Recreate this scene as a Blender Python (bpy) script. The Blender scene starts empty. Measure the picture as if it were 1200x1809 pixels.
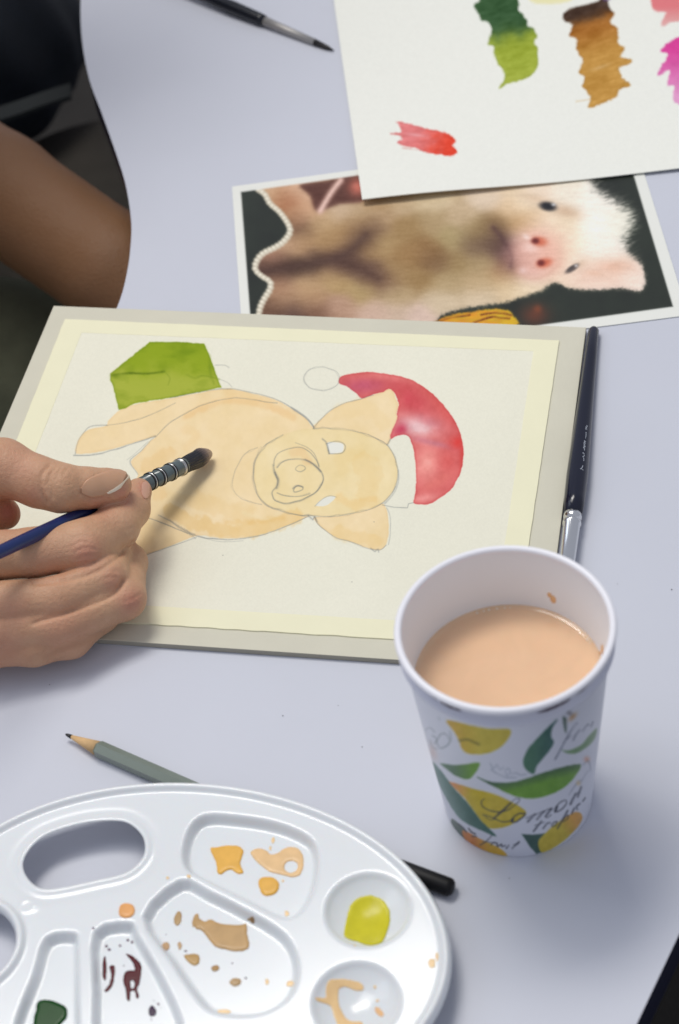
import bpy, math, random
import numpy as np
from mathutils import Vector, Matrix, Quaternion
rng = np.random.default_rng(7); random.seed(7)
SC = bpy.context.scene
COL = SC.collection
PI = math.pi

# ------------------------------------------------------------------ camera
PW, PH = 1200.0, 1809.0
FPX, PITCH, ROLL, CAMH = 3441.455, 0.7801795, -0.1569463, 0.7064047
_fw = np.array([0, math.cos(PITCH), -math.sin(PITCH)]); _r = np.array([1., 0, 0]); _u = np.cross(_r, _fw)
CR = _r*math.cos(ROLL)+_u*math.sin(ROLL); CU = -_r*math.sin(ROLL)+_u*math.cos(ROLL)
CC = np.array([0, 0, CAMH])
def at(x, y, z=0.0):
    """point of the plane at height z that the photo shows at pixel (x, y)"""
    d = _fw+(x-PW/2)/FPX*CR-(y-PH/2)/FPX*CU
    return CC+d*((z-CAMH)/d[2])
def px(P):
    d = np.asarray(P, float)-CC; k = d@_fw
    return PW/2+FPX*(d@CR)/k, PH/2-FPX*(d@CU)/k
cam = bpy.data.cameras.new('camera'); co = bpy.data.objects.new('camera', cam); COL.objects.link(co)
M = Matrix.Identity(4)
for i in range(3):
    M[i][0], M[i][1], M[i][2], M[i][3] = CR[i], CU[i], -_fw[i], CC[i]
co.matrix_world = M
cam.sensor_fit = 'AUTO'; cam.sensor_width = 36; cam.lens = 36*FPX/PH
cam.clip_start = .02; cam.clip_end = 50
cam.dof.use_dof = True; cam.dof.aperture_fstop = 9.5
cam.dof.focus_distance = float((np.array(at(300, 850, .03))-CC)@_fw)
SC.camera = co

# ------------------------------------------------------------------ light
W = bpy.data.worlds.new('World'); SC.world = W; W.use_nodes = True
W.node_tree.nodes['Background'].inputs[0].default_value = (.85, .89, 1.03, 1)
W.node_tree.nodes['Background'].inputs[1].default_value = .39
def lamp(name, loc, target, size, power, color, sy=None):
    l = bpy.data.lights.new(name, 'AREA'); l.shape = 'RECTANGLE'; l.size = size; l.size_y = sy or size
    l.energy = power; l.color = color
    o = bpy.data.objects.new(name, l); COL.objects.link(o); o.location = loc
    o.rotation_euler = (Vector(target)-Vector(loc)).to_track_quat('-Z', 'Y').to_euler(); return o
T0 = (0, .7, 0)
lamp('ceiling_lamp', (-.28, 1.68, 2.6), T0, 1.15, 25.0, (1.0, .96, .89), .6)
lamp('ceiling_lamp', (-.72, 1.28, 2.55), T0, 1.1, 15.5, (1.0, .97, .92), 1.0)
lamp('window_light', (-1.9, 1.0, 2.1), T0, 1.4, 6.0, (.80, .88, 1.0), 1.1)
SC.view_settings.view_transform = 'Standard'; SC.view_settings.look = 'None'
SC.view_settings.exposure = .20; SC.view_settings.gamma = 1

# ------------------------------------------------------------------ helpers
G = 1.12            # albedo = colour seen in the photograph's even light x G
def lin(c): c = np.asarray(c, float)/255.; return np.where(c <= .04045, c/12.92, ((c+.055)/1.055)**2.4)
def alb(c, g=None): return tuple(float(min(.9, v)) for v in lin(c)*(g or G))
def mat(name, c=None, rough=.5, metal=0., bump=0., bscale=200., var=0., vscale=30., spec=.5, sss=0., alb_=None, coat=0.):
    m = bpy.data.materials.new(name); m.use_nodes = True; nt = m.node_tree; b = nt.nodes['Principled BSDF']
    col = alb_ or alb(c)
    b.inputs['Base Color'].default_value = (*col, 1); b.inputs['Roughness'].default_value = rough
    b.inputs['Metallic'].default_value = metal; b.inputs['Specular IOR Level'].default_value = spec
    if coat: b.inputs['Coat Weight'].default_value = coat; b.inputs['Coat Roughness'].default_value = .08
    if sss:
        b.inputs['Subsurface Weight'].default_value = sss; b.inputs['Subsurface Scale'].default_value = .004
        b.inputs['Subsurface Radius'].default_value = (1, .4, .25)
    tc = nt.nodes.new('ShaderNodeTexCoord')
    if var:
        n = nt.nodes.new('ShaderNodeTexNoise'); n.inputs['Scale'].default_value = vscale; n.inputs['Detail'].default_value = 5
        nt.links.new(tc.outputs['Object'], n.inputs['Vector'])
        mx = nt.nodes.new('ShaderNodeMix'); mx.data_type = 'RGBA'
        mx.inputs['A'].default_value = (*[v*(1-var) for v in col], 1); mx.inputs['B'].default_value = (*[min(.95, v*(1+var)) for v in col], 1)
        nt.links.new(n.outputs['Fac'], mx.inputs['Factor']); nt.links.new(mx.outputs['Result'], b.inputs['Base Color'])
    if bump:
        n = nt.nodes.new('ShaderNodeTexNoise'); n.inputs['Scale'].default_value = bscale; n.inputs['Detail'].default_value = 4
        nt.links.new(tc.outputs['Object'], n.inputs['Vector'])
        bp = nt.nodes.new('ShaderNodeBump'); bp.inputs['Strength'].default_value = 1; bp.inputs['Distance'].default_value = bump
        nt.links.new(n.outputs['Fac'], bp.inputs['Height']); nt.links.new(bp.outputs['Normal'], b.inputs['Normal'])
    return m
def image_mat(name, rgb, rough=.6, bump=.00005, bscale=900., spec=.4, coat=0.):
    """rgb: array h x w x 3 of linear albedo, row 0 at v=0"""
    h, w, _ = rgb.shape
    im = bpy.data.images.new(name, w, h, float_buffer=True); im.colorspace_settings.name = 'Linear Rec.709'
    a = np.ones((h, w, 4), np.float32); a[..., :3] = np.clip(rgb, 0, .92); im.pixels.foreach_set(a.ravel()); im.update(); im.pack()
    m = mat(name, (200, 200, 200), rough=rough, bump=bump, bscale=bscale, spec=spec, coat=coat); nt = m.node_tree
    t = nt.nodes.new('ShaderNodeTexImage'); t.image = im; t.interpolation = 'Cubic'; t.extension = 'EXTEND'
    nt.links.new(t.outputs['Color'], nt.nodes['Principled BSDF'].inputs['Base Color']); return m
def mesh_obj(name, V, F, m, parent=None, smooth=False, uv=None):
    me = bpy.data.meshes.new(name); me.from_pydata([tuple(map(float, v)) for v in V], [], [tuple(map(int, f)) for f in F]); me.update()
    if m is not None: me.materials.append(m)
    if smooth: me.polygons.foreach_set('use_smooth', [True]*len(me.polygons))
    if uv is not None:
        l = me.uv_layers.new(name='UVMap'); vi = np.empty(len(me.loops), np.int32); me.loops.foreach_get('vertex_index', vi)
        l.data.foreach_set('uv', np.asarray(uv, np.float32)[vi].ravel())
    o = bpy.data.objects.new(name, me); COL.objects.link(o)
    if parent is not None:
        o.parent = parent; o.matrix_parent_inverse = parent.matrix_world.inverted()
    return o
def empty(name, loc=(0, 0, 0)):
    o = bpy.data.objects.new(name, None); COL.objects.link(o); o.location = tuple(map(float, loc)); o.empty_display_size = .01
    o.matrix_world = Matrix.Translation(Vector(tuple(map(float, loc)))); return o
def tag(o, label=None, cat=None, group=None, kind=None):
    for k, v in (('label', label), ('category', cat), ('group', group), ('kind', kind)):
        if v: o[k] = v
    return o
def slab(name, poly, z0, z1, m, parent=None, bevel=0., smooth=False):
    """closed prism over a polygon"""
    poly = [np.asarray(p)[:2] for p in poly]; n = len(poly)
    a = sum(poly[i][0]*poly[(i+1) % n][1]-poly[(i+1) % n][0]*poly[i][1] for i in range(n))
    if a < 0: poly = poly[::-1]
    V = [(p[0], p[1], z0) for p in poly]+[(p[0], p[1], z1) for p in poly]
    F = [tuple(range(n))[::-1], tuple(range(n, 2*n))]+[(i, (i+1) % n, n+(i+1) % n, n+i) for i in range(n)]
    o = mesh_obj(name, V, F, m, parent)
    if bevel:
        b = o.modifiers.new('bevel', 'BEVEL'); b.width = bevel; b.segments = 2; b.limit_method = 'ANGLE'
    return o
def frame_of(d):
    d = np.asarray(d, float); d = d/np.linalg.norm(d); up = np.array([0, 0, 1.]) if abs(d[2]) < .95 else np.array([1., 0, 0])
    a = np.cross(up, d); a /= np.linalg.norm(a); b = np.cross(d, a); return d, a, b
def lathe(name, A, B, prof, m, parent=None, seg=32, smooth=True, flat=1.0, uvon=False, off=0.):
    """prof: list of (t metres along A->B from A, radius)"""
    A = np.asarray(A, float); d, a, b = frame_of(np.asarray(B)-A); V = []; F = []; UV = []
    for t, r in prof:
        for k in range(seg):
            th = 2*PI*k/seg+off; V.append(A+d*t+(a*math.cos(th)+b*math.sin(th)*flat)*r)
    n = len(prof)
    for i in range(n-1):
        for k in range(seg): F.append((i*seg+k, i*seg+(k+1) % seg, (i+1)*seg+(k+1) % seg, (i+1)*seg+k))
    F.append(tuple(range(seg))[::-1]); F.append(tuple((n-1)*seg+k for k in range(seg)))
    return mesh_obj(name, V, F, m, parent, smooth)
def isect(p1, p2, p3, p4):
    x1, y1 = p1; x2, y2 = p2; x3, y3 = p3; x4, y4 = p4
    D = (x1-x2)*(y3-y4)-(y1-y2)*(x3-x4); a = x1*y2-y1*x2; b = x3*y4-y3*x4
    return ((a*(x3-x4)-(x1-x2)*b)/D, (a*(y3-y4)-(y1-y2)*b)/D)
def spline(P, closed=True, k=6):
    P = np.asarray(P, float); n = len(P); out = []
    for i in range(n if closed else n-1):
        g = lambda j: P[j % n] if closed else P[min(max(j, 0), n-1)]
        a, b, c, d = g(i-1), g(i), g(i+1), g(i+2)
        for t in np.arange(k)/k: out.append(.5*((2*b)+(c-a)*t+(2*a-5*b+4*c-d)*t*t+(3*b-a-3*c+d)*t**3))
    if not closed: out.append(P[-1])
    return np.array(out)
# ---- 2D distance fields
def seg_d(X, Y, P, closed):
    P = np.asarray(P, float); n = len(P); D = np.full(X.shape, 1e9)
    for i in range(n if closed else n-1):
        a, b = P[i], P[(i+1) % n]; e = b-a; L = e@e+1e-18
        t = np.clip(((X-a[0])*e[0]+(Y-a[1])*e[1])/L, 0, 1)
        D = np.minimum(D, (X-a[0]-t*e[0])**2+(Y-a[1]-t*e[1])**2)
    return np.sqrt(D)
def inside(X, Y, P):
    P = np.asarray(P, float); n = len(P); I = np.zeros(X.shape, bool)
    for i in range(n):
        (x1, y1), (x2, y2) = P[i], P[(i+1) % n]
        if y1 == y2: continue
        c = ((y1 > Y) != (y2 > Y)) & (X < (x2-x1)*(Y-y1)/(y2-y1)+x1); I ^= c
    return I
def psdf(X, Y, P): d = seg_d(X, Y, P, True); return np.where(inside(X, Y, P), -d, d)
def vnoise(X, Y, s, seed=0):
    """smooth value noise 0..1 with cell size s"""
    r = np.random.default_rng(seed); T = r.random((256, 256)); x = X/s; y = Y/s
    i = np.floor(x).astype(int); j = np.floor(y).astype(int); u = x-i; v = y-j; u = u*u*(3-2*u); v = v*v*(3-2*v)
    f = lambda a, b: T[a & 255, b & 255]
    return (f(i, j)*(1-u)+f(i+1, j)*u)*(1-v)+(f(i, j+1)*(1-u)+f(i+1, j+1)*u)*v
def fbm(X, Y, s, seed=0, o=4):
    t = 0; a = .5; k = 0
    for q in range(o): t = t+a*vnoise(X, Y, s/2**q, seed+q); k += a; a *= .55
    return t/k
class Canvas:
    """flat print / painting, evaluated in traced coordinates X, Y"""
    def __init__(s, X, Y, base): s.X, s.Y = X, Y; s.C = np.ones(X.shape+(3,))*np.asarray(base, float)
    def box(s, P, pad):
        P = np.asarray(P, float); x0, y0 = P.min(0)-pad; x1, y1 = P.max(0)+pad
        k = (s.X > x0) & (s.X < x1) & (s.Y > y0) & (s.Y < y1)
        r = np.where(k.any(1))[0]; c = np.where(k.any(0))[0]
        return None if len(r) == 0 or len(c) == 0 else np.s_[r[0]:r[-1]+1, c[0]:c[-1]+1]
    def lay(s, sl, col, a): s.C[sl] = s.C[sl]*(1-a[..., None])+np.asarray(col, float)*a[..., None]
    def poly(s, P, col, soft=1., jit=0., jsc=6., alpha=1., edge=0., wash=0., seed=0, sp=True, k=4, ecol=None):
        P = spline(P, True, k) if sp else np.asarray(P, float)
        sl = s.box(P, 6+jit*2+soft*2)
        if sl is None: return None
        X, Y = s.X[sl], s.Y[sl]; d = psdf(X, Y, P)
        if jit: d = d+jit*(fbm(X, Y, jsc, seed+11, 3)*2-1)
        a = 1/(1+np.exp(np.clip(d/soft*2.2, -30, 30)))
        w = alpha*np.ones_like(a)
        if wash: w = w*(1-wash+2*wash*(fbm(X, Y, 45, seed+5, 5)))
        col_ = col(X, Y) if callable(col) else np.ones(X.shape+(3,))*np.asarray(col, float)
        s.C[sl] = s.C[sl]*(1-(a*np.clip(w, 0, 1))[..., None])+col_*(a*np.clip(w, 0, 1))[..., None]
        if edge:
            e = edge*np.exp(-((d+1.6)/1.5)**2)*(.4+1.0*fbm(X, Y, 14, seed+3, 3))
            s.C[sl] = s.C[sl]*(1-e[..., None])+(np.asarray(ecol if ecol is not None else np.zeros(3)))*e[..., None]
        return sl, d
    def line(s, P, col=(95, 98, 100), w=.8, alpha=.55, seed=0, wob=.5, sp=True, closed=False):
        P = spline(P, closed, 5) if sp else np.asarray(P, float)
        sl = s.box(P, 6)
        if sl is None: return
        X, Y = s.X[sl], s.Y[sl]
        if wob:
            X = X+wob*(vnoise(X, Y, 13, seed)*2-1); Y = Y+wob*(vnoise(X, Y, 13, seed+1)*2-1)
        d = seg_d(X, Y, P, closed)
        a = np.exp(-(d/w)**2)*alpha*(.45+.9*vnoise(X, Y, 21, seed+4))*(.7+.5*vnoise(X, Y, 1.7, seed+9))
        s.lay(sl, col, np.clip(a, 0, 1))
    def blob(s, cx, cy, rx, ry, ang, col, alpha=1., p=2.):
        P = [(cx-max(rx, ry)*2.2, cy-max(rx, ry)*2.2), (cx+max(rx, ry)*2.2, cy+max(rx, ry)*2.2)]
        sl = s.box(P, 0)
        if sl is None: return
        X, Y = s.X[sl]-cx, s.Y[sl]-cy; c, q = math.cos(math.radians(ang)), math.sin(math.radians(ang))
        u = (X*c+Y*q)/rx; v = (-X*q+Y*c)/ry
        s.lay(sl, col, alpha*np.exp(-((u*u+v*v)**(p/2))*1.1))
    def linear(s, g=None): return (lin(np.clip(s.C, 0, 255))*(g or G)).astype(np.float32)
def px_grid(x0, x1, y0, y1, w, h, z):
    """photo coordinates of the texels of a world-aligned texture"""
    gx = x0+(np.arange(w)+.5)/w*(x1-x0); gy = y0+(np.arange(h)+.5)/h*(y1-y0)
    X, Y = np.meshgrid(gx, gy); P = np.stack([X, Y, np.full_like(X, z)], -1)-CC; k = P@_fw
    return PW/2+FPX*(P@CR)/k, PH/2-FPX*(P@CU)/k, X, Y
# ---- implicit surfaces
def surface_nets(F, org, h):
    nx, ny, nz = F.shape; S = F < 0
    c = [(i, j, k) for i in (0, 1) for j in (0, 1) for k in (0, 1)]
    sub = lambda A, o: A[o[0]:nx-1+o[0], o[1]:ny-1+o[1], o[2]:nz-1+o[2]]
    cnt = sum(sub(S, o).astype(np.int8) for o in c); act = (cnt > 0) & (cnt < 8)
    idx = np.full(act.shape, -1, np.int64); I = np.argwhere(act); idx[act] = np.arange(len(I))
    acc = np.zeros((len(I), 3)); num = np.zeros(len(I))
    for ax in range(3):
        for a in (0, 1):
            for b in (0, 1):
                o = [0, 0, 0]; oth = [q for q in range(3) if q != ax]; o[oth[0]] = a; o[oth[1]] = b
                p = list(o); p[ax] = 1
                f0 = F[I[:, 0]+o[0], I[:, 1]+o[1], I[:, 2]+o[2]]; f1 = F[I[:, 0]+p[0], I[:, 1]+p[1], I[:, 2]+p[2]]
                m = (f0 < 0) != (f1 < 0); t = np.where(m, f0/np.where(m, f0-f1, 1), 0)
                q = np.zeros((len(I), 3)); q[:, 0] = o[0]; q[:, 1] = o[1]; q[:, 2] = o[2]; q[:, ax] += t
                acc[m] += q[m]; num[m] += 1
    V = org+(I+acc/num[:, None])*h; Q = []
    for ax in range(3):
        o = [q for q in range(3) if q != ax]; sl0 = [slice(1, -1)]*3; sl1 = [slice(1, -1)]*3
        sl0[ax] = slice(0, F.shape[ax]-1); sl1[ax] = slice(1, F.shape[ax])
        s0, s1 = S[tuple(sl0)], S[tuple(sl1)]; E = np.argwhere(s0 != s1)
        if len(E) == 0: continue
        fl = s0[tuple(E.T)]; base = E.copy(); base[:, o[0]] += 1; base[:, o[1]] += 1
        def vid(a, b): q = base.copy(); q[:, o[0]] -= a; q[:, o[1]] -= b; return idx[tuple(q.T)]
        q = np.stack([vid(0, 0), vid(1, 0), vid(1, 1), vid(0, 1)], 1)
        if ax == 1: fl = ~fl
        q[~fl] = q[~fl][:, ::-1]; Q.append(q)
    Q = np.concatenate(Q); return V, Q
def fast_mesh(name, V, Q, m, parent=None, smooth=True):
    me = bpy.data.meshes.new(name); n = len(Q)
    me.vertices.add(len(V)); me.vertices.foreach_set('co', np.asarray(V, np.float32).ravel())
    me.loops.add(n*4); me.loops.foreach_set('vertex_index', Q.astype(np.int32).ravel())
    me.polygons.add(n); me.polygons.foreach_set('loop_start', np.arange(0, n*4, 4, dtype=np.int32))
    me.update(calc_edges=True); me.validate()
    if smooth: me.polygons.foreach_set('use_smooth', [True]*len(me.polygons))
    if m: me.materials.append(m)
    o = bpy.data.objects.new(name, me); COL.objects.link(o)
    if parent is not None: o.parent = parent; o.matrix_parent_inverse = parent.matrix_world.inverted()
    return o
def vnormals(V, Q):
    n = np.cross(V[Q[:, 2]]-V[Q[:, 0]], V[Q[:, 3]]-V[Q[:, 1]]); N = np.zeros_like(V)
    for k in range(4): np.add.at(N, Q[:, k], n)
    return N/(np.linalg.norm(N, axis=1)[:, None]+1e-12)
def cone(P, a, b, ra, rb):
    """round cone"""
    a = np.asarray(a); b = np.asarray(b); e = b-a; L = e@e; t = np.clip(((P-a)@e)/L, 0, 1)
    return np.linalg.norm(P-a-t[..., None]*e, axis=-1)-(ra+(rb-ra)*t)
def smin(a, b, k): h = np.maximum(k-np.abs(a-b), 0)/k; return np.minimum(a, b)-h*h*k*.25

# ------------------------------------------------------------------ setting
floor = mat('floor_carpet', alb_=(.022, .019, .016), rough=.95, bump=.002, bscale=150, var=.5, vscale=9)
tag(mesh_obj('floor', [(-3, -2, -.72), (3, -2, -.72), (3, 4, -.72), (-3, 4, -.72)], [(0, 1, 2, 3)], floor), kind='structure')
m_table = mat('table_laminate', (191, 194, 204), rough=.42, bump=.00004, bscale=1500, var=.04, vscale=9, spec=.35)
m_edge = mat('table_edge_band', alb_=(.012, .014, .035), rough=.4)
m_steel = mat('table_leg_metal', alb_=(.05, .05, .055), rough=.4, metal=.6)
EL = [(152, -60), (143, -5), (145, 70), (158, 140), (180, 200), (205, 270), (222, 325), (231, 380), (232, 420), (225, 480), (207, 543), (165, 620), (95, 700), (0, 780), (-120, 850)]
left = [at(*p)[:2] for p in spline(EL, False, 5)]
outline = left+[np.array(p) for p in [(-.42, .78), (-.62, .70), (-.66, .45), (-.6, .25), (-.3, .2), (0, .22)]]
r0, r1 = at(1125, 1809)[:2], at(1200, 1650)[:2]; dr = (r1-r0)/np.linalg.norm(r1-r0)
outline += [r0-dr*.16+np.array([-.03, 0]), r0-dr*.08, r0, r1, r1+dr*.12+np.array([.01, 0]), r1+dr*.25+np.array([.06, 0]), np.array([.62, 1.0]), np.array([.75, 1.5]), np.array([.4, 1.75]), np.array([0, 1.72]), np.array([-.2, 1.6])]
table = empty('table', (.05, .8, -.72))
tt = slab('table_top', outline, -.0225, 0, m_table, table); tt.data.materials.append(m_edge)
for p in tt.data.polygons:
    if abs(p.normal.z) < .5: p.material_index = 1
for x, y in ((-.35, .45), (.15, .42), (.55, 1.35), (-.05, 1.5)):
    lathe('leg', (x, y, -.7195), (x, y, -.0227), [(0, .02), (.697-.0005, .02)], m_steel, table, 20)
tag(table, 'white laminate table with a wavy dark edged outline under the painting things', 'table')
# tiny dust and paint specks on the table top
sp = []; sf = []
for x, y in [(598, 1247), (1187, 1042), (900, 1552), (500, 1265), (88, 1210), (640, 1320), (1091, 1032)]:
    c = at(x, y); r = random.uniform(.0002, .00035); n = len(sp)
    sp += [(c[0]+r*math.cos(t)*random.uniform(.7, 1.3), c[1]+r*math.sin(t)*random.uniform(.7, 1.3), .0003) for t in np.arange(6)*PI/3]; sf.append(tuple(range(n, n+6)))
tag(mesh_obj('dust_speck', sp, sf, mat('speck', alb_=(.05, .045, .05), rough=.9)), 'tiny dark specks of dust scattered over the white table', 'specks', kind='stuff')

# stool below the table edge, upper left
m_seat = mat('seat_fabric', alb_=(.06, .053, .044), rough=.95, bump=.001, bscale=300, var=.3, vscale=30)
stool = empty('stool', (*at(200, 330, -.45)[:2], -.72))
sc = at(150, 330, -.30)
lathe('seat', (sc[0]+.02, sc[1]-.02, -.35), (sc[0]+.02, sc[1]-.02, -.30), [(0, .125), (.008, .14), (.04, .14), (.05, .125)], m_seat, stool, 48)
for k in range(4):
    t = PI/4+k*PI/2; lathe('leg', (sc[0]+.02+.13*math.cos(t), sc[1]-.02+.13*math.sin(t), -.7195), (sc[0]+.02+.09*math.cos(t), sc[1]-.02+.09*math.sin(t), -.3505), [(0, .012), (.371, .012)], m_steel, stool, 16)
tag(stool, 'dim grey brown padded stool below the table edge beyond the bare arm', 'stool')

# ------------------------------------------------------------------ photo print of the piglet
def printed_photo():
    z = .0009; Q = [at(*q, z)[:2] for q in [(410, 329), (433, 657), (1216, 556), (1116, 234)]]; Q = np.array(Q)
    x0, y0 = Q.min(0); x1, y1 = Q.max(0); w = 1150; h = int(w*(y1-y0)/(x1-x0))
    X, Y, wx, wy = px_grid(x0, x1, y0, y1, w, h, z)
    c = Canvas(X, Y, (222, 223, 216))
    img = [(426, 339), (1095, 243), (1121, 314), (1189, 541), (950, 574), (449, 643)]
    k = Canvas(X, Y, (38, 43, 37)); n = fbm(X, Y, 60, 3); k.C += (n[..., None]-.5)*np.array([16, 20, 14])
    body = [(457, 335), (469, 342), (477, 359), (492, 372), (504, 387), (512, 402), (511, 412), (500, 427), (485, 437), (465, 447), (454, 460), (451, 475), (462, 487), (477, 497), (477, 510), (467, 527), (460, 542), (459, 557), (470, 600), (700, 600), (765, 572), (780, 556), (815, 546), (865, 538), (890, 535), (925, 524), (957, 513), (972, 502), (987, 500), (1007, 509), (1060, 512), (1100, 509), (1130, 514), (1140, 502), (1139, 482), (1130, 462), (1115, 450), (1107, 430), (1112, 410), (1118, 390), (1113, 372), (1097, 360), (1080, 348), (1062, 338), (1048, 322), (1040, 250), (600, 250), (450, 300)]
    # fur fringe: jitter on the far side
    fur = Canvas(X, Y, 0); BC = Canvas(X, Y, (184, 160, 126))
    B = BC.blob
    cs = """480 345 200 165 130;505 352 150 90 55;525 340 215 180 150;540 372 202 160 126;515 385 175 130 95;524 403 88 62 44;510 430 188 152 122;540 422 172 137 97;570 395 184 153 113;600 372 198 172 142;640 368 186 160 126;680 378 174 144 108;600 415 168 134 90;635 392 164 132 92;
470 477 72 48 38;495 474 66 44 34;520 470 64 43 34;545 467 66 46 36;570 462 76 52 42;595 455 84 58 48;618 441 86 60 48;638 422 90 64 50;655 405 116 88 64;610 466 84 58 48;635 474 94 68 54;655 486 98 70 56;675 498 122 92 68;480 458 178 134 108;530 446 178 142 104;580 432 166 132 88;610 420 160 126 84;
490 502 172 132 102;540 498 188 154 114;600 494 178 148 100;580 482 172 140 100;640 512 174 148 100;700 522 178 153 114;500 530 160 125 95;480 546 98 68 50;520 552 84 58 48;560 556 118 84 64;600 546 178 142 118;660 552 198 168 148;545 528 176 140 104;
680 430 167 138 94;650 445 158 126 84;720 402 152 122 78;760 388 168 143 104;720 450 150 116 72;760 446 142 108 66;772 459 112 82 54;800 422 168 148 104;800 462 157 132 88;740 488 150 120 76;700 478 156 126 84;790 500 172 148 108;850 500 184 158 118;850 464 166 142 102;838 432 122 98 72;868 432 98 74 58;882 416 92 66 54;897 434 78 50 50;905 456 86 54 54;902 474 130 90 76;850 402 148 124 80;880 392 150 120 78;872 402 112 86 60;820 380 192 168 134;900 368 222 192 154;760 352 208 188 154;860 350 218 198 174;700 358 192 168 134;
780 532 204 184 154;850 524 208 188 158;900 504 216 192 154;890 484 186 152 104;700 550 198 174 152;740 562 208 182 166;930 508 226 206 172;940 390 214 182 142;915 398 190 152 104;
920 352 228 208 178;950 340 232 212 190;965 390 236 216 190;1000 400 232 212 182;1000 345 234 224 206;1050 350 240 234 222;1050 400 242 237 226;1050 440 242 235 222;1095 400 234 230 214;1085 440 240 234 222;1000 440 238 224 198;1035 465 238 220 200;990 492 232 212 184;960 506 228 208 178;1010 425 240 226 204;
922 420 232 198 184;940 447 226 182 166;928 474 216 172 162;972 445 226 172 150;990 438 230 188 162;945 487 222 188 176;976 480 228 188 166;915 448 214 166 150;950 408 228 186 168;978 422 230 190 166;
1010 492 236 212 192;1050 482 230 200 180;1085 470 224 184 158;1100 490 232 206 190;1060 502 238 218 202;1127 488 238 222 208;1075 455 238 222 206"""
    cs = np.array([[float(v) for v in q.split()] for q in cs.replace(chr(10), '').split(';')]); st = 3
    Xs, Ys = X[::st, ::st], Y[::st, ::st]; num = np.zeros(Xs.shape+(3,)); den = np.zeros(Xs.shape)
    xw = Xs+(vnoise(Xs, Ys, 22, 71)-.5)*6; yw = Ys+(vnoise(Xs, Ys, 22, 72)-.5)*6
    for q in cs: dd_ = (xw-q[0])**2+((yw-q[1])*1.3)**2; w_ = np.exp(-dd_/(2*17.**2))+.01*np.exp(-dd_/(2*45.**2))+1e-9; den += w_; num += w_[..., None]*q[2:]
    small = num/den[..., None]; hh_, ww_ = X.shape; ii = np.minimum(np.arange(hh_)/st, small.shape[0]-1.001); jj = np.minimum(np.arange(ww_)/st, small.shape[1]-1.001)
    i0, j0 = ii.astype(int), jj.astype(int); fi, fj = (ii-i0)[:, None, None], (jj-j0)[None, :, None]
    BC.C = (small[i0][:, j0]*(1-fi)+small[i0+1][:, j0]*fi)*(1-fj)+(small[i0][:, j0+1]*(1-fi)+small[i0+1][:, j0+1]*fi)*fj
    def streak(P, col, w, al, C=BC):
        P = spline(P, False, 6); d = seg_d(C.X, C.Y, P, False); C.lay(np.s_[:], col, al*np.exp(-(d/w)**2))
    B = BC.blob
    BC.poly([(531, 326), (580, 318), (640, 306), (645, 352), (600, 360), (560, 372), (548, 346)], (88, 52, 42), soft=4)
    streak([(602, 318), (585, 340), (566, 372)], (226, 190, 176), 6, .95); B(632, 330, 16, 16, 0, (206, 118, 100), .9)
    for w_, a_ in ((13, .35), (6, .35)): streak([(464, 479), (500, 473), (545, 466), (592, 458), (622, 440), (646, 415)], (70, 46, 38), w_, a_); streak([(600, 462), (636, 474), (668, 492)], (76, 50, 40), w_, a_)
    for w_, a_ in ((9, .3), (4, .4)): streak([(872, 402), (884, 416), (895, 434), (904, 452), (903, 470)], (78, 50, 50), w_, a_)
    streak([(915, 478), (935, 491), (962, 487), (988, 466)], (198, 150, 128), 4, .3)
    B(946, 450, 50, 42, 10, (228, 176, 158), .6, 5.); B(938, 436, 14, 10, 0, (240, 212, 202), .6)
    B(953, 426, 15, 9, 8, (206, 112, 84), 1, 3); B(946, 425, 7.5, 6, 0, (100, 36, 34), .95, 3); B(962, 464, 15, 9, -14, (206, 110, 82), 1, 3); B(956, 464, 7.5, 6, 0, (108, 38, 34), .95, 3)
    B(930, 418, 8, 5, 30, (244, 226, 218), .6); B(924, 478, 8, 6, 0, (236, 208, 202), .5); streak([(1030, 488), (1060, 478), (1090, 466), (1112, 470)], (214, 170, 146), 4, .45)
    # eyes
    B(1000, 372, 28, 12, 15, (196, 164, 134), .75); B(945, 350, 30, 8, 12, (206, 178, 148), .6); B(968, 364, 16, 8.5, 10, (30, 30, 34), 1, 4); B(978, 361, 4, 3, 0, (190, 190, 190), .9)
    B(1026, 467, 16, 9, -25, (206, 176, 148), .6); B(1011, 474, 14, 5.5, -32, (34, 32, 34), 1, 4); B(1018, 469, 3.5, 3, 0, (190, 190, 190), .9)
    # ear
    B(1062, 486, 62, 24, -4, (232, 200, 180), .8, 3); B(1090, 473, 34, 11, 8, (222, 178, 152), .7); B(1050, 482, 18, 6, 10, (220, 180, 154), .6); B(1115, 492, 24, 20, 60, (238, 216, 200), .6)
    hair = fbm(X*.25, Y, 4, 21, 3); BC.C += (hair[..., None]-.5)*16; BC.C += (fbm(X, Y, 2.0, 23, 2)[..., None]-.5)*12
    d = psdf(X, Y, spline(body, True, 3)); rough_ = np.clip((X-960)/120, 0, 1)*np.clip((470-Y)/40, 0, 1)
    d = d+rough_*((fbm(X*.3, Y*1.0+X*.3, 3.0, 31, 3)*2-1)*9)+((fbm(X, Y, 5, 33, 2)*2-1)*2.2)
    a = 1/(1+np.exp(np.clip(d/(1.4+3.2*rough_), -30, 30))); k.C = k.C*(1-a[..., None])+BC.C*a[..., None]
    # flower and warm background spot
    k.blob(945, 556, 26, 20, 0, (96, 54, 38), .9); k.blob(950, 545, 8, 8, 0, (140, 70, 40), .6)
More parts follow.
